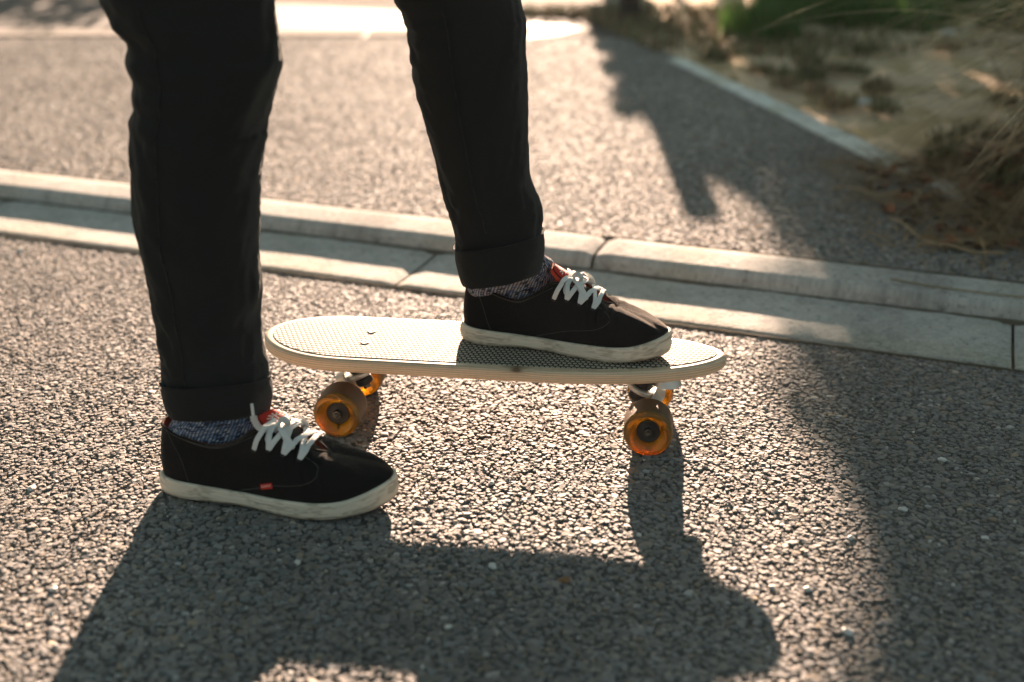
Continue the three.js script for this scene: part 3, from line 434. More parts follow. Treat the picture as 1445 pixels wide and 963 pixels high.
  straps.push(ribbon([K(-0.001, 0, 0.004), K(-0.008, 0.001, 0.015), K(-0.011, -0.009, 0.025), K(-0.009, -0.0145, 0.028)], [[0, 0.9, 0.3], [0, 0.8, 0.6], [0.1, 0.5, 0.9], [0.1, 0.4, 0.9]], 0.0075, 0.0015, 24));
  straps.push(ribbon([K(0, 0.001, -0.003), K(0.006, 0.003, -0.014), K(0.014, -0.008, -0.026), K(0.016, -0.018, -0.030), K(0.010, -0.010, -0.024), K(0.002, 0.0, -0.010)], [[0, 0.9, -0.3], [0, 0.9, -0.5], [0.2, 0.6, -0.8], [0.6, 0, -0.8], [-0.2, -0.5, -0.2], [0, -0.6, 0]], 0.0075, 0.0015, 36));
  part('lace', mergeGeometries(straps), M.lace, root);
  if (opts.freeEnd) { const e = ribbon(opts.freeEnd(K), [[0.1, 0.4, 0.9], [0.1, 0.3, 1], [0.1, 0.2, 1], [0.1, 0, 1], [0.1, 0, 1]], 0.0085, 0.0015, 30); part('lace', e, M.lace, root); const [a, b] = opts.aglet(K), cv = new THREE.CatmullRomCurve3([a, a.clone().lerp(b, 0.5), b]); part('aglet', new THREE.TubeGeometry(cv, 8, 0.0019, 8, false), M.aglet, root); }
  // woven side tag on the outer side
  if (opts.tag) { const i0 = iAt(0.146, true), i1 = iAt(0.1645, true), mk = (t, v) => { const fi = lerp(i0, i1, t); const n = upN(fi, v); return up(fi, v).addScaledVector(n, 0.0012); }; part('side_tag', grid(8, 4, (i, j) => { const t = i / 8, v = lerp(0.10, 0.175, j / 4); const p = mk(t, v + 0.045 * t); return [p.x, p.y, p.z]; }), M.tag, root); }
  return root;
}
const shoeR = buildShoe(1, { seed: 1, tongueTwist: -0.55, tongueTop: [0.143, 0.110], tongueShift: -0.004, tag: true,
  freeEnd: K => [K(-0.002, 0, 0.006), K(-0.012, -0.001, 0.018), K(-0.020, 0.003, 0.026), K(-0.0245, 0.012, 0.028), K(-0.026, 0.019, 0.028)], aglet: K => [K(-0.0258, 0.018, 0.028), K(-0.027, 0.034, 0.027)] });
shoeR.userData.label = 'black suede shoe flat on the asphalt, red tongue label';
const shoeL = buildShoe(-1, { seed: 2, tongueTwist: 0.25, tongueTop: [0.132, 0.116], tongueShift: 0.002 });
shoeL.userData.label = 'black suede shoe standing on the skateboard';
function placeShoe(g, x, y, z, yaw, pitch, k) { g.rotation.set(0, -yaw, pitch, 'YXZ'); g.scale.setScalar(k); g.position.set(x - P0.x, y, z - P0.z); }
placeShoe(shoeR, -0.4415, 0.0012, -1.344, THREE.MathUtils.degToRad(11.5), 0, 1.02);
placeShoe(shoeL, -0.071, 0.1135, -1.567, THREE.MathUtils.degToRad(14), 0, 0.985);

// --- trousers: each leg swept through measured sections [y, back x, front x]
const SR = [[0.594, -0.44, -0.258], [0.572, -0.433, -0.258], [0.558, -0.422, -0.257], [0.537, -0.424, -0.256], [0.522, -0.4225, -0.255], [0.494, -0.4215, -0.264], [0.455, -0.429, -0.278], [0.442, -0.43, -0.279], [0.406, -0.433, -0.287], [0.355, -0.436, -0.293], [0.312, -0.435, -0.297], [0.268, -0.431, -0.299], [0.223, -0.428, -0.3015], [0.19, -0.427, -0.302], [0.165, -0.4265, -0.299], [0.138, -0.427, -0.297], [0.125, -0.425, -0.297]];
const SL = [[0.571, -0.139, 0.009], [0.554, -0.134, 0.013], [0.536, -0.131, 0.017], [0.51, -0.128, 0.018], [0.484, -0.125, 0.020], [0.457, -0.12, 0.021], [0.388, -0.103, 0.023], [0.335, -0.091, 0.026], [0.306, -0.083, 0.038], [0.285, -0.079, 0.042], [0.262, -0.076, 0.041], [0.235, -0.072, 0.0405], [0.215, -0.069, 0.040]];
const ringOf = ([y, a, b], z, rz, tilt) => ({ c: V3((a + b) / 2, y, z), rx: (b - a) / 2, rz, tilt });
function sweep(rings, n, seg, wrinkle, rev) {
  const cc = catmull(rings.map(r => r.c)), rr = catmull(rings.map(r => V3(r.rx, r.rz, r.tilt)));
  return grid(seg, n, (i, j) => { const t = j / n, c = cc.getPoint(t), r = rr.getPoint(t), a = i / seg * 2 * PI; let x = cos(a), z = sin(a); const px = Math.sign(x) * pow(abs(x), 0.92), pz = Math.sign(z) * pow(abs(z), 0.92), d = wrinkle ? wrinkle(a, c.y, c) : 0; const X = px * (r.x + d), Z = pz * (r.y + d); return [c.x + X * cos(r.z), c.y + X * sin(r.z), c.z + Z]; }, { closeU: true, uv: (i, j, p) => [i / seg * 0.42, p[1]], flip: rev });
}
const creaseR = (a, y) => { const s = sin(a), c = cos(a); let d = 0.0065 * fbm(c * 2.2 + 4, y * 22 + s * 3.0, s * 2.2) + 0.0012 * fbm(c * 5, y * 60, s * 5);
  const k = smooth(0.40, 0.48, y); d += k * 0.0018 * pow(max(0, -c), 0.6) * sin(y * 190 + 2.4 * s + 3 * pn(y * 12, s)); d += 0.004 * smooth(0.26, 0.2, y) * fbm(c * 3, y * 40 - c * 4, s * 3 + 8); 
  const sy = y - 0.205 - 0.02 * c; d -= 0.006 * exp(-pow(sy / 0.018, 2)) * pow(max(0, c * 0.8 + 0.5 * s), 3); return d * smooth(0.09, 0.13, y); };
const creaseL = (a, y) => { const s = sin(a), c = cos(a); let d = 0.0055 * fbm(c * 2.2 + 14, y * 22 + s * 3.0 - c * 3, s * 2.2) + 0.001 * fbm(c * 5, y * 60, s * 5); d += 0.001 * smooth(0.44, 0.5, y) * pow(max(0, -c), 0.6) * sin(y * 260 + 3 * s); d += 0.003 * smooth(0.36, 0.3, y) * fbm(c * 3, y * 40 - c * 4, s * 3 + 2); return d; };
const topR = [{ c: V3(-0.36, 0.93, -1.375), rx: 0.105, rz: 0.085, tilt: 0 }, { c: V3(-0.352, 0.84, -1.37), rx: 0.107, rz: 0.09, tilt: 0 }, { c: V3(-0.348, 0.75, -1.362), rx: 0.103, rz: 0.086, tilt: 0 }, { c: V3(-0.348, 0.66, -1.356), rx: 0.096, rz: 0.082, tilt: 0 }];
const topL = [{ c: V3(-0.315, 0.93, -1.485), rx: 0.1, rz: 0.085, tilt: 0.75 }, { c: V3(-0.255, 0.84, -1.497), rx: 0.1, rz: 0.086, tilt: 0.72 }, { c: V3(-0.17, 0.745, -1.51), rx: 0.094, rz: 0.08, tilt: 0.66 }, { c: V3(-0.098, 0.66, -1.524), rx: 0.082, rz: 0.072, tilt: 0.42 }];
const rzR = y => 0.052 + 0.024 * smooth(0.15, 0.5, y), rzL = y => 0.045 + 0.022 * smooth(0.24, 0.5, y);
const legR = sweep([...topR, ...SR.map(s => ringOf(s, -1.35 + 0.006 * smooth(0.2, 0.09, s[0]), rzR(s[0]), 0.04))], 210, 84, creaseR);
const legL = sweep([...topL, ...SL.map(s => ringOf(s, -1.545 + 0.012 * smooth(0.4, 0.6, s[0]), rzL(s[0]), lerp(0.2, 0.14, smooth(0.2, 0.5, s[0]))))], 190, 80, creaseL);
const seat = grid(48, 20, (i, j) => { const t = j / 20, a = i / 48 * 2 * PI, y = lerp(0.8, 1.05, t), k = sqrt(max(0, 1 - pow(max(0, (0.90 - y) / 0.11), 2))); return [-0.335 + 0.118 * lerp(k, 1, smooth(0.88, 0.92, y)) * cos(a), y, -1.43 + 0.165 * k * sin(a)]; }, { closeU: true });
const trousers = part('trousers', mergeGeometries([local(legR), local(legL), local(seat)]), M.cotton, person);
// rolled cuffs: a thicker folded band, open underneath
function cuff(rings, out, seed, rise) {
  const cc = catmull(rings.map(r => r.c)), rr = catmull(rings.map(r => V3(r.rx, r.rz, r.tilt)));
  const prof = [[0.06, -0.001], [0.0, 0.0035], [0.02, out], [0.3, out + 0.0012], [0.6, out + 0.001], [0.9, out + 0.0006], [0.985, out - 0.0003], [1.0, out - 0.002], [0.98, -0.001], [0.6, -0.0035], [0.2, -0.005]];
  return local(grid(80, 40, (i, j) => { const f = j / 40 * (prof.length - 1), k = min(floor(f), prof.length - 2), g = f - k, t = lerp(prof[k][0], prof[k + 1][0], g), o = lerp(prof[k][1], prof[k + 1][1], g), a = i / 80 * 2 * PI, tt = clamp(t), c = cc.getPoint(tt), r = rr.getPoint(tt), d = o + 0.0016 * fbm(cos(a) * 3 + seed, tt * 2.5, sin(a) * 3) + 0.0006 * fbm(cos(a) * 9 + seed, tt * 6, sin(a) * 9), x = cos(a), z = sin(a); const X = Math.sign(x) * pow(abs(x), 0.92) * (r.x + d), Z = Math.sign(z) * pow(abs(z), 0.92) * (r.y + d); return [c.x + X * cos(r.z), c.y + X * sin(r.z) + 0.002 * fbm(x * 2 + seed, z * 2) + rise * z * (1 - tt * 0) , c.z + Z]; }, { closeU: true, uv: (i, j, p) => [i / 80 * 0.42 + 0.1, p[1] * 1.3] }));
}
part('cuff', cuff([ringOf([0.146, -0.4275, -0.298], -1.347, 0.053, 0.06), ringOf([0.123, -0.4265, -0.297], -1.345, 0.052, 0.07), ringOf([0.100, -0.420, -0.301], -1.342, 0.047, 0.05)], 0.0012, 2, 0.012), M.cotton, trousers);
part('cuff', cuff([ringOf([0.262, -0.0775, 0.042], -1.545, 0.05, 0.2), ringOf([0.236, -0.0735, 0.043], -1.543, 0.05, 0.2), ringOf([0.208, -0.067, 0.0395], -1.540, 0.0475, 0.2)], 0.0012, 7, 0.005), M.cotton, trousers);
// side seams, a fine raised line down the leg
{ const seamOn = (rings, a, crease, n) => { const cc = catmull(rings.map(r => r.c)), rr = catmull(rings.map(r => V3(r.rx, r.rz, r.tilt))), pts = []; for (let j = 0; j <= n; j++) { const t = j / n, c = cc.getPoint(t), r = rr.getPoint(t), x = cos(a), z = sin(a), d = crease(a, c.y) + 0.0004; pts.push(V3(c.x + Math.sign(x) * pow(abs(x), 0.92) * (r.x + d) * cos(r.z), c.y + x * r.x * sin(r.z), c.z + pow(abs(z), 0.92) * (r.y + d))); } return new THREE.TubeGeometry(new THREE.CatmullRomCurve3(pts), 160, 0.0011, 6, false); };
  part('seam', local(seamOn(SR.map(s => ringOf(s, -1.35 + 0.006 * smooth(0.2, 0.09, s[0]), rzR(s[0]), 0.04)).slice(0, 16), 1.95, creaseR, 90)), M.cotton, trousers);
  part('seam', local(seamOn(SL.map(s => ringOf(s, -1.545 + 0.012 * smooth(0.4, 0.6, s[0]), rzL(s[0]), lerp(0.2, 0.14, smooth(0.2, 0.5, s[0])))).slice(0, 10), 1.8, creaseL, 90)), M.cotton, trousers); }
// socks
function sock(rings, mat, seed) { const cc = catmull(rings.map(r => r.c)), rr = catmull(rings.map(r => V3(r.rx, r.rz, r.tilt))); return part('sock', local(grid(72, 40, (i, j) => { const t = j / 40, c = cc.getPoint(t), r = rr.getPoint(t), a = i / 72 * 2 * PI, d = 0.0016 * sin(t * 26 + 1.5 * cos(a + seed) + 2 * fbm(cos(a) * 2, t * 3, seed)) * smooth(0, 0.2, t); return [c.x + (r.x + d) * cos(a) * cos(r.z), c.y + (r.x + d) * cos(a) * sin(r.z), c.z + (r.y + d) * sin(a)]; }, { closeU: true, uv: (i, j) => [i / 72 * 3 + 0.55 * j / 40, j / 40 * 1.1 + 0.25 * sin(i / 72 * 2 * PI)] })), mat, person); }
sock([{ c: V3(-0.356, 0.05, -1.327), rx: 0.052, rz: 0.022, tilt: 0.25 }, { c: V3(-0.3575, 0.070, -1.328), rx: 0.058, rz: 0.0235, tilt: 0.25 }, { c: V3(-0.362, 0.093, -1.330), rx: 0.0635, rz: 0.0285, tilt: 0.24 }, { c: V3(-0.364, 0.118, -1.333), rx: 0.051, rz: 0.035, tilt: 0.14 }, { c: V3(-0.37, 0.16, -1.34), rx: 0.045, rz: 0.038, tilt: 0 }], M.sockBlue, 1);
sock([{ c: V3(0.004, 0.162, -1.548), rx: 0.05, rz: 0.022, tilt: 0.3 }, { c: V3(0.004, 0.182, -1.549), rx: 0.056, rz: 0.0225, tilt: 0.3 }, { c: V3(-0.001, 0.206, -1.548), rx: 0.061, rz: 0.0285, tilt: 0.28 }, { c: V3(-0.006, 0.232, -1.547), rx: 0.05, rz: 0.035, tilt: 0.2 }, { c: V3(-0.012, 0.27, -1.546), rx: 0.045, rz: 0.038, tilt: 0.15 }], M.sockMarl, 4);

// --- body (one continuous surface under the clothes), jacket and hair; everything above the knees is outside the photograph
function field(bones, center, half, res, k) {
  const mc = new MarchingCubes(res, M.skin, false, false, 200000); mc.isolation = 0;
  const sz = mc.size, hf = mc.halfsize, f = mc.field;
  for (let z = 0; z < sz; z++) for (let y = 0; y < sz; y++) for (let x = 0; x < sz; x++) {
    const px = center[0] + (x - hf) / hf * half, py = center[1] + (y - hf) / hf * half, pz = center[2] + (z - hf) / hf * half; let d = 0, first = true;
    for (const [a, ra, b, rb] of bones) { const bx = b[0] - a[0], by = b[1] - a[1], bz = b[2] - a[2], ll = bx * bx + by * by + bz * bz || 1e-9, t = clamp(((px - a[0]) * bx + (py - a[1]) * by + (pz - a[2]) * bz) / ll), e = hypot(px - a[0] - bx * t, py - a[1] - by * t, pz - a[2] - bz * t) - lerp(ra, rb, t);
      if (first) { d = e; first = false; } else { const h = clamp(0.5 + 0.5 * (e - d) / k); d = lerp(e, d, h) - k * h * (1 - h); } }
    f[x + y * sz + z * sz * sz] = -d;
  }
  mc.update(); const n = mc.count, g = new THREE.BufferGeometry(), P = mc.positionArray.slice(0, n * 3), Nn = mc.normalArray.slice(0, n * 3);
  for (let i = 0; i < n; i++) { P[i * 3] = P[i * 3] * half + center[0]; P[i * 3 + 1] = P[i * 3 + 1] * half + center[1]; P[i * 3 + 2] = P[i * 3 + 2] * half + center[2]; }
  g.setAttribute('position', new THREE.BufferAttribute(P, 3)); g.setAttribute('normal', new THREE.BufferAttribute(Nn, 3)); g.setAttribute('uv', new THREE.BufferAttribute(new Float32Array(n * 2), 2)); return local(g);
}
{
  const hipR = [-0.355, 0.92, -1.365], hipL = [-0.32, 0.92, -1.485], kneeR = [-0.335, 0.50, -1.35], kneeL = [-0.08, 0.63, -1.53], ankR = [-0.37, 0.12, -1.336], ankL = [-0.012, 0.245, -1.545];
  const chest = [-0.325, 1.28, -1.42], neck = [-0.31, 1.47, -1.42], shR = [-0.33, 1.40, -1.235], shL = [-0.32, 1.40, -1.605], elR = [-0.375, 1.12, -1.165], elL = [-0.35, 1.12, -1.665], wrR = [-0.26, 0.90, -1.175], wrL = [-0.22, 0.91, -1.655];
  const limbs = [[hipR, 0.085, kneeR, 0.056], [kneeR, 0.045, ankR, 0.022], [hipL, 0.085, kneeL, 0.056], [kneeL, 0.045, ankL, 0.022], [ankR, 0.022, [-0.35, 0.055, -1.325], 0.018], [[-0.35, 0.055, -1.325], 0.018, [-0.26, 0.035, -1.308], 0.012], [ankL, 0.018, [0.005, 0.168, -1.549], 0.010], [[0.005, 0.168, -1.549], 0.010, [0.09, 0.150, -1.527], 0.008]];
  const torso = [[hipR, 0.1, hipL, 0.1], [[-0.338, 0.95, -1.425], 0.115, chest, 0.125], [[-0.325, 1.3, -1.34], 0.1, [-0.322, 1.3, -1.5], 0.1], [shR, 0.055, shL, 0.055]];
  const arms = [[shR, 0.055, elR, 0.042], [elR, 0.042, wrR, 0.028], [shL, 0.055, elL, 0.042], [elL, 0.042, wrL, 0.028]];
  const bodyG = field([...limbs, ...torso, ...arms, [chest, 0.08, neck, 0.055], [neck, 0.055, [-0.285, 1.56, -1.42], 0.055]], [-0.2, 0.85, -1.42], 0.9, 92, 0.035);
  const hd = (x, y, z) => [-0.275 + x, 1.62 + y, -1.42 + z];
  const headG = field([[hd(-0.02, 0.03, 0), 0.088, hd(0.02, 0.02, 0), 0.08], [hd(0.02, -0.02, 0), 0.07, hd(0.06, -0.075, 0), 0.035], [hd(0.085, 0.03, 0), 0.012, hd(0.105, -0.015, 0), 0.014], [hd(0.08, -0.05, -0.014), 0.012, hd(0.08, -0.05, 0.014), 0.012], [hd(0.078, 0.022, -0.032), 0.014, hd(0.079, 0.022, -0.03), 0.014], [hd(0.078, 0.022, 0.032), 0.014, hd(0.079, 0.022, 0.03), 0.014], [hd(-0.01, 0.02, 0.083), 0.012, hd(-0.02, -0.02, 0.08), 0.01], [hd(-0.01, 0.02, -0.083), 0.012, hd(-0.02, -0.02, -0.08), 0.01], [hd(-0.02, -0.06, 0), 0.058, hd(-0.03, -0.13, 0), 0.056]], hd(0, 0, 0), 0.15, 72, 0.012);
  const hands = [[wrR, -1.175], [wrL, -1.655]].map(([w]) => { const h = (x, y, z) => [w[0] + x, w[1] + y, w[2] + z], b = [[h(0, 0.01, 0), 0.026, h(0.035, -0.06, 0), 0.03]], inward = w[2] > -1.4 ? -1 : 1;
    for (let k = 0; k < 4; k++) { const o = (k - 1.5) * 0.019, l = [0.034, 0.042, 0.04, 0.03][k], bx = 0.045 + o * 0.85, by = -0.078 + o * 0.35; b.push([h(bx * 0.8, by * 0.8, 0), 0.0095, h(bx + 0.010, by - l * 0.8, inward * 0.006), 0.0085], [h(bx + 0.010, by - l * 0.8, inward * 0.006), 0.0085, h(bx + 0.012, by - l * 1.6, inward * 0.022), 0.007]); }
    b.push([h(0.022, -0.015, inward * 0.01), 0.013, h(0.062, -0.045, inward * 0.03), 0.010], [h(0.062, -0.045, inward * 0.03), 0.010, h(0.075, -0.075, inward * 0.034), 0.008]);
    return field(b, h(0.04, -0.07, 0), 0.12, 66, 0.006); });
  part('body', mergeGeometries([bodyG, headG, ...hands]), M.skin, person);
  const grow = (l, e) => l.map(([a, ra, b, rb]) => [a, ra + e, b, rb + e]);
  const jacket = field([...grow(torso, 0.022), ...grow(arms, 0.018), [chest, 0.1, [-0.315, 1.43, -1.42], 0.075]], [-0.32, 1.18, -1.42], 0.42, 84, 0.04); part('jacket', jacket, M.jacket, person);
  part('hair', field([[hd(-0.035, 0.045, 0), 0.092, hd(0.015, 0.065, 0), 0.078], [hd(-0.06, 0.0, 0), 0.075, hd(-0.065, -0.05, 0), 0.05]], hd(-0.02, 0.02, 0), 0.16, 56, 0.02), M.hair, person);
}

// ---------------------------------------------------------------- small things on the asphalt
{
  const geo = [11, 12, 13].map(k => { const r = rng(k * 91), g = new THREE.IcosahedronGeometry(1, 1), p = g.attributes.position, m = new Map(); for (let i = 0; i < p.count; i++) { const key = [p.getX(i), p.getY(i), p.getZ(i)].map(q => q.toFixed(3)).join(); if (!m.has(key)) m.set(key, 0.78 + 0.4 * r()); const a = m.get(key); p.setXYZ(i, p.getX(i) * a * 1.15, max(-0.3, p.getY(i) * a * 0.6), p.getZ(i) * a * 0.85); } g.computeVertexNormals(); return g; });
  const pale = std({ color: lin(0.62, 0.6, 0.57), roughness: 0.55 }), r = rng(404);
  const at = [[-0.022, -1.154, 5.2], [0.345, -1.032, 6], [-0.066, -1.04, 4], [-0.0265, -1.344, 4], [0.322, -1.1085, 4.5], [0.396, -1.214, 4.5], [0.365, -1.569, 4], [0.284, -1.1125, 3.6], [-0.499, -1.1085, 4.6], [-0.981, -2.289, 8], [0.477, -1.279, 5], [0.567, -1.407, 5.5], [-0.6045, -1.3315, 6], [-0.242, -1.162, 4], [0.553, -1.214, 4.2]];
  at.forEach(([x, z, s], i) => { const m = new THREE.Mesh(geo[i % 3], pale); m.name = numbered('pebble'); m.castShadow = m.receiveShadow = true; m.position.set(x, 0.0008, z); m.rotation.y = r() * 6; m.scale.setScalar(s / 1000); tag(m, 'small whitish stone chip lying loose on the grey road surface', 'pebble', 'loose pale stone chips on the road'); scene.add(m); });
  const leaf = new THREE.Mesh(geo[1], std({ color: lin(0.25, 0.13, 0.06), roughness: 0.8 })); leaf.name = 'brown_pebble'; leaf.position.set(0.058, 0.001, -1.126); leaf.scale.set(0.006, 0.005, 0.006); tag(leaf, 'small tan brown stone lying in the shadow of the skateboard', 'pebble'); scene.add(leaf);
  const crumbs = new THREE.InstancedMesh(geo[2], pale, 900), m4 = new THREE.Matrix4(), q = new THREE.Quaternion(), c = new THREE.Color();
  for (let i = 0; i < 900; i++) { let x, z, y = 0.001; do { z = -0.7 - r() * 4.2; x = (r() * 2 - 1) * (0.46 * abs(z) + 0.2); } while ((toN(x, z) > -0.01 && toN(x, z) < 0.35) || (toN(x, z) > 0.3 && x > edgeX(z) - 0.04)); if (toN(x, z) > 0.3) y = HI + 0.0015; const s = 0.0012 + 0.0022 * r() * r() + (abs(z) > 2 ? 0.0012 : 0); q.setFromEuler(new THREE.Euler(r(), r() * 6, r())); m4.compose(V3(x, y, z), q, V3(s, s, s)); crumbs.setMatrixAt(i, m4); const t = 0.5 + 0.5 * r(); c.setRGB(t, t * 0.98, t * 0.94); crumbs.setColorAt(i, c); }
  crumbs.name = 'grit'; crumbs.userData.kind = 'stuff'; tag(crumbs, 'fine pale grit scattered over the road and path', 'grit'); scene.add(crumbs);
}

// ---------------------------------------------------------------- verge: grass, dry clump, litter, trunk, shrubs
function blade(len, w, bend, droop, n = 6) { return grid(2, n, (i, j) => { const t = j / n, s = w * (1 - t * t) * (i - 1), a = bend * t; const x = len * (1 - cos(a * 0.9)) / max(bend, 0.01) * 0.9 + droop * t * t * len * 0.4, y = len * sin(a) / max(bend, 0.01); return [x, y - droop * t * t * t * len * 0.35, s]; }); }
function scatter(name, geos, mat, count, seed, place, parent) {
  const r = rng(seed), out = []; geos.forEach((g, k) => { const n = floor(count / geos.length), im = new THREE.InstancedMesh(g, mat, n), m = new THREE.Matrix4(), q = new THREE.Quaternion(), e = new THREE.Euler(), c = new THREE.Color(); im.name = name; im.castShadow = im.receiveShadow = true; im.userData.kind = 'stuff';
    for (let i = 0; i < n; i++) { const { p, rot, s, col } = place(r, k); e.set(...rot, 'YXZ'); q.setFromEuler(e); m.compose(V3(...p), q, typeof s === 'number' ? V3(s, s, s) : V3(...s)); im.setMatrixAt(i, m); im.setColorAt(i, c.setRGB(...col)); }
    (parent || scene).add(im); out.push(im); }); return out;
}
const leafM = phys({ color: lin(1, 1, 1), roughness: 0.75, transmission: 0.35, thickness: 0, side: THREE.DoubleSide, specularIntensity: 0.3 });
const strawM = phys({ color: lin(1, 1, 1), roughness: 0.8, side: THREE.DoubleSide });
{ // green grass along the back of the verge
  const g = new THREE.Group(); g.name = 'grass'; g.userData.kind = 'stuff'; tag(g, 'long green grass growing along the back of the dirt verge', 'grass'); scene.add(g);
  const bl = [blade(0.16, 0.004, 0.7, 0.3), blade(0.2, 0.0045, 1.1, 0.5), blade(0.12, 0.004, 0.5, 0.2)];
  scatter('blades', bl, leafM, 9000, 21, r => { const cl = floor(r() * 26), rr = rng(cl * 31 + 7), cx = 0.95 + rr() * 2.0, cz = -4.75 - rr() * 1.1, a = r() * 6.28, d = 0.16 * sqrt(r()), x = cx + d * cos(a), z = cz + d * sin(a), k = 0.7 + 0.6 * r(); return { p: [x, HI + 0.02, z], rot: [0, r() * 6.28, (r() - 0.5) * 0.5], s: 0.6 + 0.8 * r(), col: [0.10 * k, 0.2 * k, 0.045 * k] }; }, g);
}
{ // thin dry turf between the path, the trunk and the grass
  const g = new THREE.Group(); g.name = 'dry_turf'; g.userData.kind = 'stuff'; tag(g, 'short yellowish brown turf round the wooden post behind the path', 'dry grass'); scene.add(g);
  scatter('blades', [blade(0.05, 0.003, 0.9, 0.4), blade(0.07, 0.003, 1.2, 0.6)], strawM, 12000, 22, r => { let x, z; do { x = 0.0 + r() * 3.2; z = -4.35 - r() * 1.4; } while ((x < edgeX(-4.42) - 0.05 - (-4.42 - z) * 0.25 && z > -5.44) || (z > -4.55 && x < 0.66)); const k = 0.6 + 0.7 * r(), gr = r() < 0.35; return { p: [x, HI + 0.008, z], rot: [0, r() * 6.28, (r() - 0.5) * 0.8], s: 0.5 + r(), col: gr ? [0.12 * k, 0.14 * k, 0.05 * k] : [0.24 * k, 0.18 * k, 0.09 * k] }; }, g);
  scatter('tufts', [blade(0.045, 0.0028, 0.9, 0.4), blade(0.06, 0.0026, 1.3, 0.7)], strawM, 5000, 25, r => { const cl = floor(r() * 60), rr = rng(cl * 13 + 3), cz = -4.4 + rr() * 2.1, cx = edgeX(cz) + 0.08 + rr() * rr() * 2, a = r() * 6.28, d = 0.05 * sqrt(r()); const k = 0.6 + 0.7 * r(), gr = rr() < 0.5; return { p: [cx + d * cos(a), HI + 0.02 + 0.05 * smooth(0.1, 1.6, cx - edgeX(cz)), cz + d * sin(a)], rot: [0, r() * 6.28, (r() - 0.5) * 0.9], s: 0.5 + r() * 0.8, col: gr ? [0.13 * k, 0.13 * k, 0.05 * k] : [0.25 * k, 0.19 * k, 0.1 * k] }; }, g);
}
{ // big dry grass clump at the right edge
  const g = thing('dry_grass_clump', 'tall clump of dry straw-coloured grass drooping in from the right edge', 'grass clump', [1.55, HI, -2.62]);
  const bl = [blade(0.98, 0.0027, 1.7, 0.8, 14), blade(0.86, 0.0024, 1.95, 0.9, 14), blade(1.1, 0.003, 1.5, 0.7, 14), blade(0.7, 0.0024, 2.1, 1.0, 14)];
  scatter('blade', bl, strawM, 1500, 31, (r, k) => { const a = r() * 6.28, d = 0.26 * sqrt(r()), K = 0.25 + 1.3 * pow(r(), 2.2), t = r(), dir = t < 0.7 ? PI + (r() - 0.5) * 2.2 : t < 0.8 ? a : r() * 6.28; return { p: [d * cos(a), 0, d * sin(a)], rot: [(r() - 0.5) * 0.5, -dir + (r() - 0.5) * 0.8, 0.25 * (r() - 0.4)], s: [0.6 + 0.5 * r(), 0.65 + 0.45 * r(), 1], col: [0.62 * K, 0.46 * K, 0.27 * K] }; }, g);
  scatter('stem', [new THREE.CylinderGeometry(0.0012, 0.0026, 0.3, 5).translate(0, 0.15, 0)], std({ color: lin(1, 1, 1), roughness: 0.9 }), 380, 33, r => { const a = r() * 6.28, d = 0.4 * sqrt(r()); const K = 0.3 + 0.6 * r(); return { p: [d * cos(a), -0.01, d * sin(a)], rot: [(r() - 0.5) * 1.2, r() * 6, (r() - 0.5) * 1.2], s: 0.5 + 0.6 * r(), col: [0.14 * K, 0.065 * K, 0.03 * K] }; }, g);
}
{ // fallen straw and leaf litter under the clump
  const g = new THREE.Group(); g.name = 'straw_litter'; g.userData.kind = 'stuff'; tag(g, 'brown litter of straw and dead leaves below the dry grass clump', 'leaf litter'); scene.add(g);
  const where = (r) => { let x, z; do { const t = r(); x = 0.70 + 0.95 * sqrt(t) + (r() - 0.5) * 0.12; z = -2.46 + (r() - 0.5) * 0.75 - 0.1; } while (toN(x, z) < 0.35 || x < 0.66 + 0.12 * r()); return [x, z]; };
  scatter('straw', [blade(0.16, 0.0019, 0.25, 0, 4), blade(0.1, 0.0022, 0.5, 0, 4), blade(0.22, 0.0016, 0.4, 0, 5)], strawM, 4200, 41, r => { const [x, z] = where(r), K = 0.5 + 0.8 * r() * r(); return { p: [x, HI + 0.003 + 0.02 * r() * smooth(0.8, 1.05, x), z], rot: [0, r() * 6.28, -1.42 - 0.12 * r()], s: 0.6 + 0.7 * r(), col: [0.38 * K, 0.25 * K, 0.12 * K] }; }, g);
  const lf = grid(4, 6, (i, j) => { const t = j / 6, w = 0.011 * sin(PI * clamp(t * 0.96 + 0.02)); return [(i / 2 - 1) * w, 0.004 * (i / 2 - 1) * (i / 2 - 1) + 0.003 * sin(t * 4), (t - 0.5) * 0.034]; });
  scatter('leaf', [lf], phys({ color: lin(1, 1, 1), roughness: 0.8, side: THREE.DoubleSide }), 1500, 43, r => { let [x, z] = where(r); const K = 0.4 + 0.8 * r(); return { p: [x + 0.06, HI + 0.005 + 0.025 * r() * smooth(0.85, 1.1, x), z], rot: [(r() - 0.5) * 0.9, r() * 6.28, (r() - 0.5) * 0.9], s: 0.6 + 0.7 * r(), col: r() < 0.3 ? [0.24 * K, 0.09 * K, 0.04 * K] : [0.2 * K, 0.12 * K, 0.055 * K] }; }, g);
}
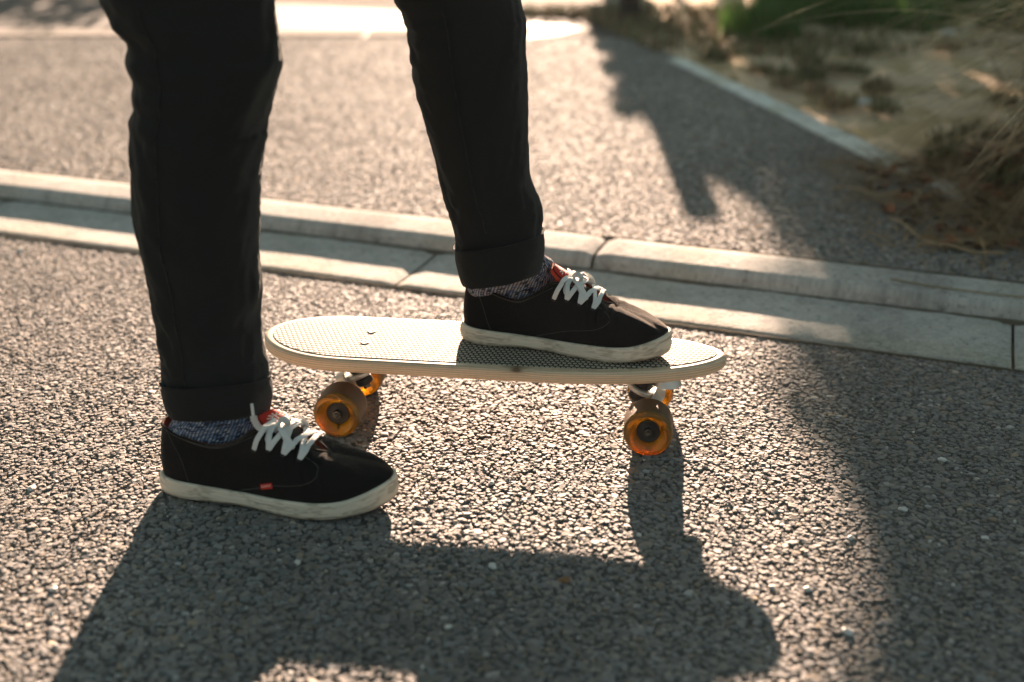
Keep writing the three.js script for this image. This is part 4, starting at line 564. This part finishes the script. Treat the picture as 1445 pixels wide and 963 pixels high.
{ // single sticks one can pick out
  const twigM = std({ color: lin(0.34, 0.25, 0.15), roughness: 0.85 });
  const tw = [[0.775, -2.40, 0.822, -2.195, 'pale broken stick pointing at the kerb below the dry grass'], [0.78, -2.225, 0.93, -2.15, 'long thin stick lying across the path close behind the kerb'], [0.72, -2.63, 0.845, -2.56, 'bent straw stick lying on the path nearest to the edging strip'], [0.865, -2.50, 0.91, -2.60, 'short forked stick at the end of the edging strip']];
  for (const [x0, z0, x1, z1, l] of tw) { const r = rng(floor(x0 * 1000)), c = new THREE.CatmullRomCurve3([0, 0.3, 0.65, 1].map((t, i) => V3(lerp(x0, x1, t) + (r() - 0.5) * 0.012, HI + 0.006 + 0.008 * (i % 2), lerp(z0, z1, t) + (r() - 0.5) * 0.012))); const m = new THREE.Mesh(new THREE.TubeGeometry(c, 24, 0.0026, 7, false), twigM); m.name = numbered('stick'); m.castShadow = m.receiveShadow = true; tag(m, l, 'stick'); scene.add(m); }
  const kt = new THREE.Mesh(new THREE.TubeGeometry(new THREE.CatmullRomCurve3([kp(0.62, 0.262, 0.037), kp(0.70, 0.25, 0.0365), kp(0.80, 0.245, 0.037), kp(0.92, 0.25, 0.038)]), 30, 0.0016, 6, false), std({ color: lin(0.3, 0.26, 0.16), roughness: 0.9 })); kt.name = numbered('straw'); tag(kt, 'thin straw lying along the top of the kerb at the right', 'straw'); scene.add(kt);
}
{ // pale stones on the verge
  const g = new THREE.DodecahedronGeometry(1, 1), p = g.attributes.position; for (let i = 0; i < p.count; i++) { const k = 0.85 + 0.3 * abs(pn(p.getX(i) * 2, p.getY(i) * 2, p.getZ(i) * 2)); p.setXYZ(i, p.getX(i) * k * 1.2, p.getY(i) * k * 0.7, p.getZ(i) * k); } g.computeVertexNormals();
  for (const [x, z, s, l] of [[1.02, -3.48, 0.022, 'pale round stone on the dirt beside the middle of the edging strip'], [1.70, -4.80, 0.04, 'white stone half hidden behind the drooping dry grass blades']]) { const m = new THREE.Mesh(g, std({ map: scl(concreteMap, 1), color: lin(1.6, 1.65, 1.7), roughness: 0.8 })); m.name = numbered('verge_stone'); m.castShadow = m.receiveShadow = true; m.scale.setScalar(s); m.position.set(x, HI + 0.03, z); tag(m, l, 'stone'); scene.add(m); }
}
function crown(parent, seed, n, shape, size, cols, tight = 1) { // leaf faces gathered in clumps
  const lg = grid(2, 3, (i, j) => { const t = j / 3, w = 0.42 * sin(PI * clamp(t * 0.94 + 0.03)); return [(i - 1) * w, 0.12 * (i - 1) * (i - 1), t]; });
  const r0 = rng(seed), clumps = []; for (let i = 0; i < 150; i++) { const c = shape(r0); clumps.push([...c, 0.5 + r0()]); }
  return scatter('crown', [lg], leafM, n, seed + 1, r => { const c = clumps[floor(r() * clumps.length)], k = c[3] * 0.17 * tight, a = r() * 6.28, b = Math.acos(2 * r() - 1), d = k * pow(r(), 0.45), q = cols(r), s = size * (0.7 + 0.6 * r()); return { p: [c[0] + d * sin(b) * cos(a), max(0.02, c[1] + d * cos(b)), c[2] + d * sin(b) * sin(a)], rot: [r() * 3, r() * 6.28, r() * 3], s, col: q }; }, parent);
}
const barkM = std({ color: lin(0.05, 0.04, 0.03), roughness: 0.95, bumpMap: scl(concreteBump, 3, 1), bumpScale: 0.01 });
function limbTube(pts, r0, r1) { const c = catmull(pts); return grid(12, 16, (i, j) => { const t = j / 16, p = c.getPoint(t), a = i / 12 * 2 * PI, r = lerp(r0, r1, t) * (1 + 0.12 * pn(cos(a) * 2, p.y * 6, sin(a) * 2)); return [p.x + r * cos(a), p.y, p.z + r * sin(a)]; }, { closeU: true }); }
{ // the dark post behind the path
  const t = thing('wooden_post', 'dark weathered wooden post standing in the turf behind the far end of the path', 'post', [0.51, 0, -5.4], 0.3);
  part('shaft', limbTube([[0, -0.02, 0], [0.004, 0.2, 0], [-0.004, 0.45, 0.004], [0.006, 0.68, 0]], 0.046, 0.042), barkM, t);
  part('post_cap', new THREE.CylinderGeometry(0.036, 0.046, 0.02, 14).translate(0.006, 0.688, 0), barkM, t);
}
{ // shrubs behind the verge; they stand above the top of the picture and shade the right side
  const sh = [['dense green shrub behind the verge, nearest to the wooden post', 0.95, -8.0, 2.4, 8000, 0.62, r => { const y = 0.1 + 2.3 * r(), xl = 0.50 + clamp((y - 0.88) * 0.5, 0, 0.17) - clamp((y - 1.42) * 0.45, 0, 0.09), xr = clamp(0.86 + (y - 0.94) * 1.1, 0.74, 1.34); return [lerp(xl + 0.04 + 0.16 * r() * r() * smooth(1.3, 1.45, y), xr - 0.04, r()) - 0.95, y, (r() - 0.5) * 0.5]; }],
    ['dense green shrub in the middle of the row behind the verge', 1.55, -8.15, 2.4, 6000, 1, r => [(r() - 0.5) * 0.9, 0.6 + 1.8 * r(), (r() - 0.5) * 0.5]],
    ['dense green shrub behind the verge at the right end of the row', 2.45, -8.0, 2.3, 8000, 1, r => [(r() - 0.5) * 1.1, 0.55 + 1.8 * r(), (r() - 0.5) * 0.5]]];
  for (const [l, x, z, h, n, tight, shape] of sh) { const t = thing('shrub', l, 'shrub', [x, 0, z]); part('stem', mergeGeometries([limbTube([[0, -0.02, 0], [0.05, h * 0.4, 0.02], [0.12, h * 0.8, 0]], 0.03, 0.01), limbTube([[0.03, -0.02, 0], [-0.08, h * 0.4, 0.05], [-0.15, h * 0.75, 0]], 0.026, 0.01)]), barkM, t);
    crown(t, floor(x * 100), n, shape, 0.07, r => { const k = 0.6 + 0.7 * r(); return [0.05 * k, 0.085 * k, 0.028 * k]; }, tight); }
  const t = thing('low_hedge', 'low brown-green hedge beyond the far road at the upper left', 'hedge', [-3.7, 0, -8.2]); part('stem', limbTube([[0, -0.02, 0], [0.02, 0.3, 0]], 0.03, 0.01), barkM, t);
  crown(t, 71, 6000, r => [(r() - 0.5) * 4.8, 0.08 + 0.52 * r(), (r() - 0.5) * 0.5], 0.06, r => { const k = 0.6 + 0.7 * r(); return [0.06 * k, 0.085 * k, 0.03 * k]; });
}
{ // white post behind the grass
  const p = thing('white_post', 'short white post standing behind the turf at the top of the photograph', 'post', [1.0, 0, -5.7], 0.2);
  part('shaft', new RoundedBoxGeometry(0.11, 0.5, 0.1, 3, 0.012).translate(0, 0.25, 0), std({ color: lin(0.7, 0.69, 0.65), roughness: 0.6 }), p); part('post_cap', new THREE.ConeGeometry(0.085, 0.05, 4).rotateY(PI / 4).translate(0, 0.527, 0), std({ color: lin(0.7, 0.69, 0.65), roughness: 0.6 }), p);
}
scene.fog = new THREE.FogExp2(0xdde6ec, 0.0017);   // faint bright haze in the low sun
renderer.render(scene, camera);
